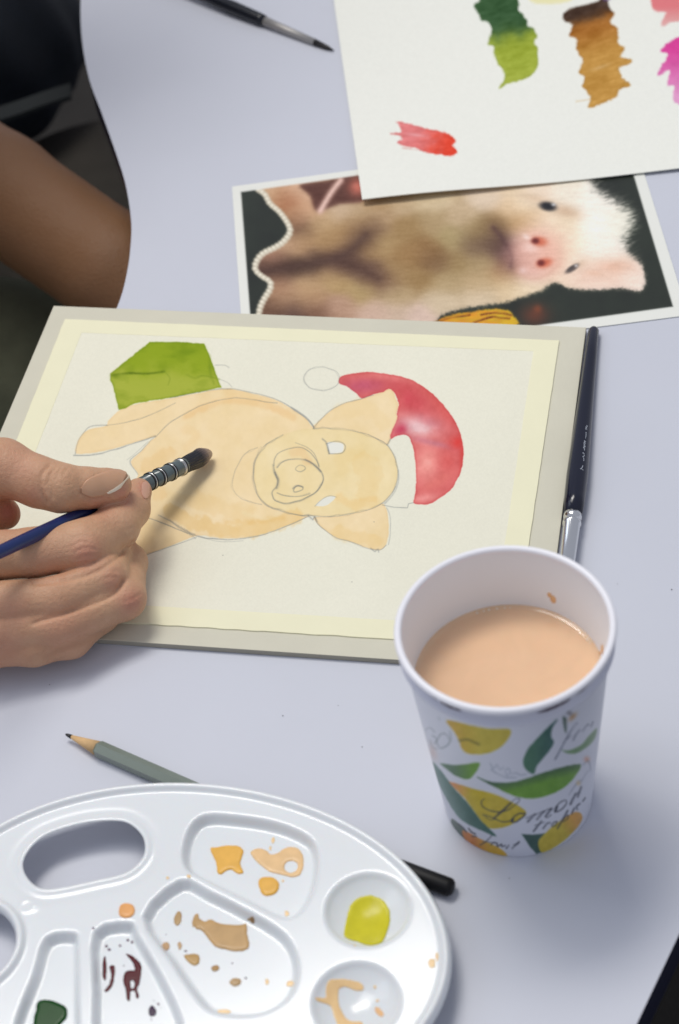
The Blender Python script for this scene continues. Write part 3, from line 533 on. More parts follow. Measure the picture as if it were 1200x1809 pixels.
    S([(1008, 1421), (1017, 1403)], 2.4); S([(1021, 1408), (1027, 1391)], 2.2); S([(1010, 1414), (1018, 1404), (1024, 1398)], 1)
    S([(943, 1469), (957, 1451)], 1.9); S([(945, 1459), (962, 1453)], 1); S([(960, 1464), (967, 1455), (972, 1454)], 1.7); S([(975, 1459), (978, 1454), (984, 1452), (982, 1458), (976, 1461)], 1.5); S([(985, 1464), (1003, 1433)], 2.0); S([(995, 1448), (1004, 1440), (1003, 1447), (995, 1452)], 1.2); S([(1010, 1438), (1015, 1428)], 1.7); S([(1020, 1430), (1019, 1425), (1025, 1420)], 1.6); S([(1030, 1416), (1034, 1410)], 1.6)
    S([(849, 1493), (858, 1488), (866, 1480), (868, 1477)], 1.8); S([(853, 1487), (870, 1489)], 1.1); S([(868, 1493), (872, 1489), (877, 1490)], 1.6); S([(879, 1491), (879, 1496), (886, 1492), (887, 1496), (893, 1494)], 1.5); S([(895, 1499), (899, 1494)], 2.); S([(905, 1499), (917, 1488)], 2.); S([(907, 1493), (916, 1491)], 1.)
    S([(810, 1456), (818, 1462), (824, 1470)], 1.6); S([(828, 1464), (833, 1470), (840, 1474)], 1.6); S([(834, 1478), (842, 1478)], 1.3)
    g2 = (88, 96, 116); S([(981, 1342), (992, 1322), (1004, 1300), (1014, 1284), (1020, 1278)], 1.8, .85, g2); S([(995, 1312), (1010, 1300)], 1, .7, g2); S([(1013, 1308), (1018, 1298), (1025, 1290)], 1.8, .85, g2); S([(1030, 1292), (1035, 1284), (1040, 1280)], 1.6, .85, g2); S([(1044, 1284), (1048, 1276)], 1.5, .7, g2)
    c.blob(1012, 1267, 9, 4, -45, (186, 140, 84), .9); c.blob(1006, 1260, 6, 4, 30, (92, 90, 96), .7); c.blob(1037, 1342, 5, 5, 0, (206, 140, 110), .8); S([(1030, 1352), (1040, 1345), (1044, 1362)], 1.6, .5, g2); S([(1025, 1385), (1035, 1368), (1040, 1362)], 1.6, .5, g2); S([(1005, 1405), (1018, 1386), (1026, 1378)], 1.6, .5, g2); c.blob(1022, 1384, 4, 4, 0, (210, 180, 120), .7)
    for P_ in ([(866, 1349), (872, 1358), (878, 1352), (884, 1360), (890, 1356)], [(893, 1362), (898, 1358), (902, 1365), (896, 1370), (893, 1364)], [(905, 1368), (912, 1366), (920, 1370), (930, 1368)], [(868, 1360), (880, 1368), (896, 1374), (912, 1374)]): S(P_, 1.3, .6, (96, 112, 128))
    for P_ in ([(775, 1268), (777, 1272)], [(752, 1290), (760, 1286), (768, 1294)], [(776, 1300), (784, 1296), (792, 1302), (794, 1312), (786, 1320), (778, 1322), (772, 1312), (776, 1302)], [(780, 1322), (790, 1318), (797, 1308), (795, 1292)], [(764, 1300), (772, 1306), (768, 1314)], [(760, 1308), (764, 1320), (772, 1324)]): S(P_, 1.6, .6, (112, 124, 130))
    c.blob(765, 1330, 7, 16, -20, (206, 178, 170), .6)
    m = image_mat('printed_cup_paper', c.linear(), rough=.38, bump=.00001, bscale=600, spec=.45)
    V = []; F = []; UV = []; nz = 24
    me = bpy.data.meshes.new('printed_wall')
    for i in range(nz+1):
        z = zt*i/nz
        for k_ in range(seg+1): t = 2*PI*k_/seg; V.append((CX+R(z)*math.cos(t), CY+R(z)*math.sin(t), z+.0002)); UV.append((k_/seg, i/nz))
    for i in range(nz):
        for k_ in range(seg): a = i*(seg+1)+k_; F.append((a, a+1, a+seg+2, a+seg+1))
    mesh_obj('printed_wall', V, F, m, root, True, UV)
    def rev(name, prof, m_, smooth=True, jit=None):
        V = []; F = []; n = len(prof)
        for i, (r, z) in enumerate(prof):
            for k_ in range(seg): t = 2*PI*k_/seg; V.append((CX+r*math.cos(t), CY+r*math.sin(t), z))
        for i in range(n-1):
            for k_ in range(seg): F.append((i*seg+k_, i*seg+(k_+1) % seg, (i+1)*seg+(k_+1) % seg, (i+1)*seg+k_))
        return mesh_obj(name, V, F, m_, root, smooth)
    rt = .0016; rc = CR_-rt; rz = CHt-rt
    lip = [(rc+rt*math.cos(a)*1.0, rz+rt*math.sin(a)) for a in np.linspace(-PI*.75, PI, 18)]
    rev('rolled_rim', [(rc-.0004, rz-.0015)]+lip+[(rc-rt, rz-.001)], m_lip)
    rev('neck_band', [(R(.1035)-.0004, .1032), (R(.1035)+.0010, .1036), (R(.1045)+.0019, .1044), (R(.1052)+.0019, .1050), (R(.1057)+.0006, .1057), (R(.1060)-.0007, .1063), (R(.109)-.0007, .1095), (rc-.0006, rz-.0012)], mat('cup_neck_paper', (200, 202, 214), rough=.45))
    ri = lambda z: R(z)-.0009
    rev('inner_wall', [(rc-rt+.0002, rz+.0002)]+[(ri(z), z) for z in np.linspace(.1120, .006, 12)]+[(.001, .006)], m_in)
    # dark smudges on the neck
    for a0, a1, wd in ((776, 815, .0011), (950, 1010, .0011), (757, 772, .0007), (1020, 1045, .0006)):
        V = []; F = []; n = 14
        def th_of(x):
            best = min(np.linspace(PI, 2*PI, 721), key=lambda t: abs(px((CX+R(.107)*math.cos(t), CY+R(.107)*math.sin(t), .1075))[0]-x)); return best
        t0, t1 = th_of(a0), th_of(a1)
        for i in range(n+1):
            t = t0+(t1-t0)*i/n; ww = wd*(math.sin(PI*i/n)**.6*.8+.1)*random.uniform(.6, 1.1)
            for s in (-1, 1): r = R(.1078)-.00045; V.append((CX+r*math.cos(t), CY+r*math.sin(t), .1078+s*ww))
        for i in range(n): F.append((2*i, 2*i+2, 2*i+3, 2*i+1))
        mesh_obj('smudge', V, F, mat('neck_smudge', alb_=(.12, .09, .12), rough=.7), root)
    tag(root, 'paper cup printed with lemons and leaves, filled with milky peach liquid', 'cup')
    # liquid
    zl = .0822; L = []; n = 40; Vl = []; Fl = []
    for i in range(n+1):
        r = (ri(zl)+.0003)*i/n; men = .0011*max(0, (i/n-.93)/.07)**2
        for k_ in range(seg): t = 2*PI*k_/seg; Vl.append((CX+r*math.cos(t), CY+r*math.sin(t), zl+men))
    for i in range(n):
        for k_ in range(seg): Fl.append((i*seg+k_, (i+1)*seg+k_, (i+1)*seg+(k_+1) % seg, i*seg+(k_+1) % seg))
    ml = mat('milky_peach_water', (222, 184, 148), rough=.06, spec=.6, coat=.5, sss=.3, var=.08, vscale=26)
    nt = ml.node_tree; wv = [n_ for n_ in nt.nodes if n_.type == 'TEX_NOISE'][0]; wv.inputs['Distortion'].default_value = 2.5
    ml.node_tree.nodes['Principled BSDF'].inputs['Subsurface Scale'].default_value = .006
    o = mesh_obj('paint_water', Vl, Fl, ml, None, True); tag(o, 'milky peach coloured paint water filling the printed paper cup', 'liquid')
    # splashes above the liquid on the inside
    msp = mat('peach_splash', (216, 170, 124), rough=.2)
    for (x, y, s, st) in ((972, 1052, .0016, 1.0), (978, 1060, .0021, 1.2), (1064, 1150, .0022, 1.6), (1048, 1160, .0012, 1.5)):
        # find the spot on the inner wall seen at (x, y)
        best = None
        for t in np.linspace(-.5, PI+.5, 300):
            for z in np.linspace(.083, .108, 40):
                q = px((CX+ri(z)*math.cos(t), CY+ri(z)*math.sin(t), z)); e = (q[0]-x)**2+(q[1]-y)**2
                if best is None or e < best[0]: best = (e, t, z)
        _, t, z = best; V = []; F = []; nn = 16; er = np.array([-math.cos(t), -math.sin(t), 0]); et = np.array([-math.sin(t), math.cos(t), 0]); ez = np.array([0, 0, 1.]); C0 = np.array([CX, CY, z])-er*ri(z)
        rings = [(1, -.0002), (.8, .0002), (.5, .0004), (.02, .0005)]
        for rr, hh in rings:
            for k_ in range(nn): a = 2*PI*k_/nn; V.append(C0+et*math.cos(a)*s*rr*.8+ez*math.sin(a)*s*rr*st+er*hh)
        for i in range(3):
            for k_ in range(nn): F.append((i*nn+k_, i*nn+(k_+1) % nn, (i+1)*nn+(k_+1) % nn, (i+1)*nn+k_))
        mesh_obj('splash', V, F, msp, root, True)
    mb = mat('bubble_film', (236, 214, 190), rough=.05, spec=.8, coat=1.)
    for a_, r_ in ((1.62, .0007), (1.68, .0005), (1.53, .0006), (1.44, .0005), (1.76, .0006), (1.38, .0004), (.35, .0007), (.30, .0005)):
        rr = ri(zl)-.0011; lathe('bubble', (CX+rr*math.cos(a_), CY+rr*math.sin(a_), zl+.0001), (CX+rr*math.cos(a_), CY+rr*math.sin(a_), 1), [(0, r_), (r_*.5, r_*.87), (r_*.85, r_*.5), (r_, r_*.05)], mb, o, 12)
cup()

# ------------------------------------------------------------------ palette
PZ = .0150
PCX, PCY, PA, PB, PTH = -.09525, .4620, .1163, .0808, math.atan2(.34050786, -.94024167)
m_white = mat('white_plastic', (216, 219, 221), rough=.16, var=.02, vscale=18, bump=.00003, bscale=40, spec=.5, sss=.1)
def pal():
    h = .0006; x0, x1 = PCX-.122, PCX+.122; y0, y1 = PCY-.094, PCY+.094
    gx = np.arange(x0, x1, h); gy = np.arange(y0, y1, h); X, Y = np.meshgrid(gx, gy, indexing='ij')
    c, s = math.cos(PTH), math.sin(PTH); u = (X-PCX)*c+(Y-PCY)*s; v = -(X-PCX)*s+(Y-PCY)*c
    q = np.sqrt((u/PA)**2+(v/PB)**2); g = np.sqrt((u/PA**2)**2+(v/PB**2)**2)+1e-9; dO = q*(q-1)/g
    W_ = lambda P: [at(*p, PZ)[:2] for p in P]
    notch = at(-58, 1672, PZ)[:2]; dN = np.hypot(X-notch[0], (Y-notch[1]))-.0205
    dout = np.maximum(dO, -dN)
    hole = spline(W_([(41, 1530), (50, 1505), (75, 1480), (110, 1465), (160, 1453), (210, 1451), (235, 1460), (253, 1480), (256, 1505), (245, 1525), (220, 1543), (170, 1555), (110, 1568), (75, 1570), (52, 1555)]), True, 4)
    dH = psdf(X, Y, hole)
    ss = lambda a, b, t: (lambda k: k*k*(3-2*k))(np.clip((t-a)/(b-a), 0, 1))
    top = np.full(X.shape, PZ)
    top += .0022*(1-ss(.0034, .0046, -dout))*1.0          # raised outer rim
    top -= .0045*(1-ss(0, .0016, -dout))**2               # rounded over outside
    top += .0008*np.exp(-((dH-.0012)/.0011)**2)-.0002*np.exp(-((dH-.0052)/.0018)**2)
    wells = [W_(P) for P in (
        [(322, 1500), (336, 1458), (364, 1438), (420, 1440), (490, 1452), (545, 1476), (562, 1505), (560, 1550), (546, 1590), (522, 1617), (490, 1618), (430, 1588), (360, 1553), (328, 1534)],
        [(318, 1553), (252, 1618), (300, 1695), (345, 1760), (376, 1787), (430, 1794), (480, 1784), (518, 1752), (528, 1705), (514, 1662), (485, 1634), (430, 1603), (370, 1573)],
        [(166, 1645), (230, 1628), (244, 1650), (285, 1720), (318, 1790), (330, 1850), (300, 1880), (200, 1885), (166, 1860), (164, 1750)],
        [(80, 1655), (132, 1647), (138, 1670), (139, 1760), (138, 1850), (110, 1890), (30, 1890), (14, 1860), (30, 1790), (58, 1720)],
        [(370, 1860), (440, 1840), (500, 1850), (520, 1900), (480, 1950), (400, 1940)])]
    for P in wells:
        P = spline(P, True, 3); d = psdf(X, Y, P); top -= .0052*ss(0, .0022, -d)
    for (cx, cy, rw) in ((650, 1606, 79), (630, 1768, 82), (560, 1905, 80)):
        a = at(cx, cy, PZ)[:2]; R_ = np.linalg.norm(at(cx+rw, cy, PZ)[:2]-a); r = np.hypot(X-a[0], Y-a[1])/R_
        top -= .0072*np.clip(1-r**2, 0, 1)**.85*ss(0, .12, 1-r)
    for cx, cy, rr, hh in ((48, 1600, .0030, .00022), (60, 1604, .0014, .00014)):
        a = at(cx, cy, PZ)[:2]; r = np.hypot(X-a[0], Y-a[1]); top += hh*np.exp(-((r-rr)/.0006)**2)
    for _ in range(3):      # soften edges as moulded plastic has
        tp = np.pad(top, 1, mode='edge'); top = (tp[1:-1, 1:-1]*4+tp[:-2, 1:-1]+tp[2:, 1:-1]+tp[1:-1, :-2]+tp[1:-1, 2:])/8
    d2 = np.maximum(dout, -dH); gX, gY = np.gradient(d2, h); gn = np.sqrt(gX**2+gY**2)+1e-9
    ins = d2 < 0; keep = ins[:-1, :-1] | ins[1:, :-1] | ins[:-1, 1:] | ins[1:, 1:]
    use = np.zeros(X.shape, bool); use[:-1, :-1] |= keep; use[1:, :-1] |= keep; use[:-1, 1:] |= keep; use[1:, 1:] |= keep
    idx = np.full(X.shape, -1); idx[use] = np.arange(use.sum()); mv = np.where(ins, 0, d2)
    VX = X-gX/gn*mv; VY = Y-gY/gn*mv; V = np.stack([VX[use], VY[use], top[use]], 1)
    I = np.argwhere(keep); i, j = I[:, 0], I[:, 1]; Q = np.stack([idx[i, j], idx[i+1, j], idx[i+1, j+1], idx[i, j+1]], 1)
    o = fast_mesh('palette', V, Q, m_white); md = o.modifiers.new('thickness', 'SOLIDIFY'); md.thickness = .0012; md.offset = -1; md.use_rim = True
    tag(o, 'oval white plastic paint palette with wells and a hand hole', 'palette')
    return gx, gy, top, x0, y0, h
PAL = pal()
def top_at(x, y):
    gx, gy, top, x0, y0, h = PAL; i = np.clip((x-x0)/h, 0, top.shape[0]-1.001); j = np.clip((y-y0)/h, 0, top.shape[1]-1.001)
    a = np.floor(i).astype(int); b = np.floor(j).astype(int); u = i-a; v = j-b
    return (top[a, b]*(1-u)+top[a+1, b]*u)*(1-v)+(top[a, b+1]*(1-u)+top[a+1, b+1]*u)*v
def on_palette(x, y):
    z = PZ
    for _ in range(12): p = at(x, y, z); z = float(top_at(np.array(p[0]), np.array(p[1])))
    return at(x, y, z)
MP = {}
def puddle(pts, col, hgt, label, holes=(), kind=None, rough=.12, jit=.0002, sp=True, join=None):
    """a lying blob of paint: domed over the traced outline, following the surface below"""
    P = np.array([on_palette(*p)[:2] for p in pts]); P = spline(P, True, 4) if sp else P
    Hs = [spline(np.array([on_palette(*p)[:2] for p in hh]), True, 4) for hh in holes]
    hgt = hgt*.6; h = .00030; pad = .0012; x0, y0 = P.min(0)-pad; x1, y1 = P.max(0)+pad; gx = np.arange(x0, x1, h); gy = np.arange(y0, y1, h)
    X, Y = np.meshgrid(gx, gy, indexing='ij'); d = psdf(X, Y, P)
    for H_ in Hs: d = np.maximum(d, -psdf(X, Y, H_))
    d = d+jit*(fbm(X*1e4, Y*1e4, 14, len(MP)+3, 2)*2-1)
    B = top_at(X, Y); w = np.clip(-d/(.0016 if hgt > .0004 else .0008), 0, 1); dome = hgt*np.sqrt(np.clip(1-(1-w)**2, 0, 1))
    z0 = B.min()-.0008; z1 = B.max()+hgt+.0008; gz = np.arange(z0, z1, h); Z = gz[None, None, :]
    F = np.maximum(np.maximum(Z-(B+.0001+dome)[..., None], (B-.0003)[..., None]-Z), d[..., None])
    V, Q = surface_nets(F, np.array([x0, y0, z0]), h)
    if len(V) < 8: return None
    if join is not None: join.append((V, Q)); return
    k = tuple(col)
    if k not in MP: MP[k] = mat('wet_paint', col, rough=.2, spec=.16, var=.16, vscale=200)
    o = fast_mesh('paint_puddle', V, Q, MP[k])
    return tag(o, label, 'paint', kind=kind)
OC, PE, TAN = (222, 172, 84), (222, 186, 138), (184, 150, 104)
puddle([(372, 1500), (385, 1497), (400, 1494), (420, 1495), (430, 1502), (428, 1515), (425, 1528), (431, 1542), (420, 1544), (410, 1537), (400, 1539), (392, 1545), (384, 1542), (382, 1525)], OC, .0011, 'square ochre yellow paint puddle in the upper palette well')
puddle([(443, 1506), (455, 1499), (470, 1502), (480, 1510), (492, 1506), (505, 1498), (522, 1497), (534, 1508), (537, 1528), (530, 1546), (515, 1550), (500, 1546), (490, 1544), (476, 1540), (462, 1530), (450, 1518)], PE, .0007, 'pale peach ring shaped paint smear right of the ochre square', holes=[[(506, 1524), (516, 1521), (525, 1526), (524, 1537), (512, 1542), (503, 1535)]])
puddle([(457, 1560), (462, 1551), (475, 1549), (488, 1553), (494, 1564), (489, 1577), (476, 1583), (463, 1579)], OC, .0013, 'round ochre paint drop below the peach smear')
puddle([(342, 1625), (352, 1623), (362, 1628), (372, 1624), (382, 1629), (400, 1633), (425, 1634), (436, 1632), (437, 1650), (441, 1668), (436, 1678), (420, 1681), (400, 1678), (380, 1672), (366, 1655), (355, 1643), (345, 1640)], TAN, .0009, 'large tan brown paint puddle in the middle fan shaped well')
puddle([(344, 1617), (350, 1614), (352, 1624), (347, 1632), (341, 1638), (340, 1628)], TAN, .0006, 'small tan paint tail joined to the large tan puddle')
puddle([(434, 1614), (448, 1617), (447, 1624), (438, 1627)], (158, 128, 92), .0005, 'tan paint speck on the wall above the large tan puddle')
puddle([(309, 1618), (315, 1610), (321, 1614), (320, 1628), (313, 1636), (308, 1630)], (176, 146, 104), .0006, 'upright oval tan drop left of the large tan puddle')
puddle([(325, 1688), (336, 1686), (350, 1686), (353, 1700), (345, 1706), (334, 1701)], (178, 144, 92), .0008, 'tan paint blot below left of the large tan puddle')
puddle([(286, 1668), (296, 1664), (300, 1673), (292, 1679)], (186, 152, 116), .0005, 'small tan drop near the left ridge of the fan well')
puddle([(373, 1709), (384, 1705), (388, 1712), (378, 1717)], (164, 128, 80), .0006, 'small brown drop between the tan blot and the lower tan drop')
puddle([(405, 1735), (414, 1728), (426, 1731), (425, 1739), (414, 1743)], (178, 148, 108), .0008, 'lowest tan drop in the fan shaped well')
puddle([(314, 1668), (318, 1664), (322, 1671), (317, 1679)], (186, 156, 120), .0005, 'thin tan drop above the tan blot')
puddle([(608, 1653), (611, 1632), (616, 1608), (625, 1592), (642, 1584), (660, 1583), (678, 1592), (688, 1608), (689, 1628), (684, 1648), (672, 1667), (650, 1670), (632, 1664), (618, 1660)], (196, 188, 48), .0016, 'bright yellow green paint pool in the round palette well')
puddle([(576, 1744), (582, 1732), (600, 1729), (620, 1731), (640, 1738), (642, 1750), (628, 1750), (612, 1744), (600, 1748), (598, 1768), (606, 1790), (618, 1803), (640, 1806), (636, 1822), (606, 1822), (592, 1800), (584, 1778), (560, 1768), (560, 1762), (575, 1762)], (232, 192, 142), .0005, 'pale peach smear in the lower round palette well')
puddle([(662, 1780), (668, 1779), (678, 1790), (675, 1797), (664, 1790)], (224, 180, 134), .0004, 'peach dab at the right side of the lower round well')
puddle([(210, 1608), (215, 1598), (228, 1596), (238, 1603), (237, 1616), (226, 1622), (213, 1619)], (226, 164, 104), .0012, 'orange paint drop on the deck between hand hole and wells')
puddle([(66, 1772), (80, 1766), (100, 1770), (117, 1780), (118, 1798), (106, 1812), (96, 1826), (62, 1826), (60, 1800), (64, 1785)], (6, 62, 14), .0015, 'dark green paint pool in the left narrow palette well')
DR = (76, 4, 20)
puddle([(218, 1730), (221, 1718), (230, 1714), (238, 1714), (236, 1704), (224, 1688), (222, 1684), (236, 1690), (249, 1704), (250, 1722), (247, 1738), (243, 1748), (246, 1762), (241, 1763), (238, 1752), (231, 1752), (230, 1768), (225, 1766), (222, 1748), (219, 1740)], DR, .0005, 'dark crimson paint patch in the narrow well beside the green', holes=[[(231, 1735), (236, 1733), (237, 1744), (232, 1746)]])
puddle([(194, 1707), (203, 1706), (203, 1722), (199, 1742), (190, 1752), (185, 1750), (193, 1738), (196, 1722)], DR, .0003, 'curved crimson streak left of the crimson patch')
puddle([(181, 1704), (185, 1688), (188, 1698), (189, 1716), (187, 1732), (182, 1728)], DR, .0003, 'thin leftmost crimson streak in the narrow well')
puddle([(262, 1786), (268, 1776), (276, 1783), (275, 1793), (266, 1796)], (54, 30, 60), .0004, 'small purple paint blot below the crimson patch')
J = []
for (x, y, r) in ((280, 1774, 3), (188, 1672, 3), (193, 1678, 3), (212, 1671, 3), (226, 1661, 2.5), (233, 1665, 3), (165, 1640, 2.5), (272, 1768, 2), (219, 1706, 2), (268, 1801, 2), (285, 1780, 1.5), (328, 1680, 2.5), (411, 1702, 2), (434, 1728, 1.8), (293, 1651, 1.3)):
    puddle([(x+r*math.cos(a)*random.uniform(.7, 1.3), y+r*.8*math.sin(a)*random.uniform(.7, 1.3)) for a in np.arange(6)*PI/3], DR, .0003, '', join=J)
def joined(J, name, m, label, cat):
    V = np.concatenate([j[0] for j in J]); o = 0; Q = []
    for v, q in J: Q.append(q+o); o += len(v)
    return tag(fast_mesh(name, V, np.concatenate(Q), m), label, cat, kind='stuff')
joined(J, 'paint_specks', mat('dark_paint_speck', (92, 62, 84), rough=.3), 'tiny dark purple paint specks spattered in the palette wells', 'paint')
J = []
for (x, y, r, e) in ((297, 1551, 3, 1), (334, 1548, 4, 1), (483, 1484, 3.5, 1.8), (478, 1498, 2, 2), (507, 1614, 4, 1.4), (500, 1556, 2.5, 1), (472, 1735, 4, 1.5), (513, 1738, 7, .8), (395, 1787, 12, .35), (763, 1702, 8, 1), (772, 1690, 3, 3), (663, 1744, 3, 1.2), (667, 1768, 3, 1), (627, 1671, 2, 1)):
    puddle([(x+r*math.cos(a)*random.uniform(.75, 1.2), y+r*e*math.sin(a)*random.uniform(.75, 1.2)) for a in np.arange(8)*PI/4], PE, .0002, '', join=J)
joined(J, 'paint_stains', mat('peach_paint_stain', (226, 192, 140), rough=.3), 'small dried peach paint stains dotted over the palette', 'paint')

# ------------------------------------------------------------------ pencil, pen, brushes
def pencil():
    r = .0037; A = at(116, 1297, r); Bp = at(330, 1391, r); d = (Bp-A)/np.linalg.norm(Bp-A); root = empty('pencil', A)
    mb = mat('grey_green_lacquer', (112, 122, 112), rough=.35, spec=.5, coat=.3); mw = mat('cedar_wood', (208, 172, 124), rough=.8, var=.15, vscale=400, bump=.0001, bscale=1500); ml = mat('graphite', alb_=(.02, .02, .022), rough=.4)
    S = A+d*.0185; lathe('barrel', S, S+d, [(0, r*.9), (.0012, r*1.08), (.145, r*1.08)], mb, root, 6, smooth=False, off=PI/6)
    lathe('wood_cone', A+d*.0035, A+d, [(0, .0009), (.0152, r*.95)], mw, root, 24); lathe('lead', A, A+d, [(0, .0003), (.0008, .0007), (.0036, .0011)], ml, root, 16)
    tag(root, 'sharpened grey green wooden pencil lying half under the palette', 'pencil')
pencil()
def pen():
    r = .0041; A = at(798, 1569, r); Bp = at(745, 1549, r); d = (Bp-A)/np.linalg.norm(Bp-A); root = empty('pen', A)
    mk = mat('black_plastic', alb_=(.008, .008, .009), rough=.5, spec=.25)
    lathe('barrel', A, A+d, [(0, r*.80), (.0006, r*.95), (.0016, r), (.034, r*.98), (.036, r*.8)], mk, root, 32); lathe('end_cap', A-d*.0008, A, [(0, r*.5), (.0004, r*.74), (.0012, r*.78)], mk, root, 32)
    tag(root, 'black pen end poking out from under the right side of the palette', 'pen')
pen()
m_navy = mat('navy_lacquer', alb_=(.006, .008, .022), rough=.2, spec=.4, coat=.2); m_silver = mat('ferrule_metal', alb_=(.72, .73, .74), rough=.18, metal=1.)
m_bris = mat('dark_bristle', alb_=(.012, .011, .012), rough=.55, bump=.0002, bscale=2500)
def navy_brush():
    zt, zb = .0035, .0062
    T = at(1049, 585, zt); Bq = at(1012, 912, zb); d = (Bq-T); L = np.linalg.norm(d); d /= L; root = empty('paintbrush', T)
    lathe('handle', T, T+d, [(-.0026, .0008), (-.0018, .0022), (0, .0030), (L*.15, .0034), (L*.35, .0040), (L*.6, .0049), (L*.8, .0056), (L*.92, .0053), (L, .0043)], m_navy, root, 40)
    lathe('ferrule', T+d*L, T+d, [(-.0006, .0046), (.0015, .0047), (.002, .0044), (.0042, .0044), (.0046, .0047), (.0062, .0047), (.0066, .0042), (.040, .0034)], m_silver, root, 40)
    lathe('bristles', T+d*(L+.0398), T+d, [(0, .0033), (.006, .0036), (.014, .0025), (.021, .0006)], m_bris, root, 24)
    # pale printed script on the handle, short raised strokes following the surface
    mi = mat('pale_print', (170, 176, 186), rough=.5); dd, a, b = frame_of(d); V = []; F = []
    prof = lambda t: np.interp(t, [0, L*.15, L*.35, L*.6, L*.8, L*.92, L], [.0030, .0034, .0040, .0049, .0056, .0053, .0043])
    vdir = CC-(T+d*L*.6); phi0 = math.atan2(vdir@b, vdir@a)
    side = 1 if (np.cross(dd, np.array([0, 0, 1]))@a*math.cos(phi0+PI/2)+np.cross(dd, np.array([0, 0, 1]))@b*math.sin(phi0+PI/2)) < 0 else -1
    def stroke(P, w=.00016):
        n0 = len(V)
        for i, (t, s_) in enumerate(P):
            q0 = np.array(P[max(i-1, 0)]); q1 = np.array(P[min(i+1, len(P)-1)]); e = q1-q0; e = e/(np.linalg.norm(e)+1e-12); nn = np.array([-e[1], e[0]])
            for s in (-1, 1):
                t2, c2 = t+nn[0]*w*s, s_+nn[1]*w*s; R_ = prof(t2)+.00006; ph = phi0+side*(.35+c2/R_); V.append(T+dd*t2+(a*math.cos(ph)+b*math.sin(ph))*R_)
        for i in range(len(P)-1): F.append((n0+2*i, n0+2*i+1, n0+2*i+3, n0+2*i+2))
    t0 = L*.80; stroke([(t0, -.0009), (t0+.0002, .0009)]); stroke([(t0, -.0009), (t0-.0004, -.0002), (t0-.0030, .0004)])   # figure 7
    t = t0-.0065; rr = random.Random(3)
    for wlen in (5, 6, 4, 3):
        for k in range(wlen):
            hgt = rr.choice([.0006, .0007, .0013]); P = [(t-.0002*i-.00035*math.sin(i*1.3), .0009-hgt*abs(math.sin(i*.8+rr.random()))) for i in range(6)]; stroke(spline(P, False, 3).tolist(), .00012); t -= .0013
        t -= .0016
    o = mesh_obj('handle_print', V, F, mi, root)
    tag(root, 'navy lacquered paintbrush with silver ferrule lying along the right board edge', 'paintbrush')
navy_brush()
def far_brush():
    r = .0040; A = at(590, 89, .0015); Bq = at(467, 37, r); d = (Bq-A); L = np.linalg.norm(d); d /= L; root = empty('paintbrush', A)
    lathe('bristles', A, A+d, [(0, .0003), (.006, .0016), (L*.27, .0024)], m_bris, root, 24); lathe('ferrule', A+d*L*.265, A+d, [(0, .0024), (L*.5, .0030), (L*.74, .0034)], mat('dull_ferrule', alb_=(.36, .35, .34), rough=.5, metal=.6), root, 32)
    lathe('handle', A+d*L, A+d, [(-.001, .0036), (.004, .0043), (.03, .0048), (.12, .0026), (.13, .0015)], mat('black_lacquer', alb_=(.006, .008, .014), rough=.3, spec=.4), root, 32)
    tag(root, 'thin black paintbrush at the far edge pointing towards the test sheet', 'paintbrush')
far_brush()
HB_TIP = at(373, 800, .0080); HB_END = at(0, 975, .067)
HB_D = (HB_END-HB_TIP)/np.linalg.norm(HB_END-HB_TIP)
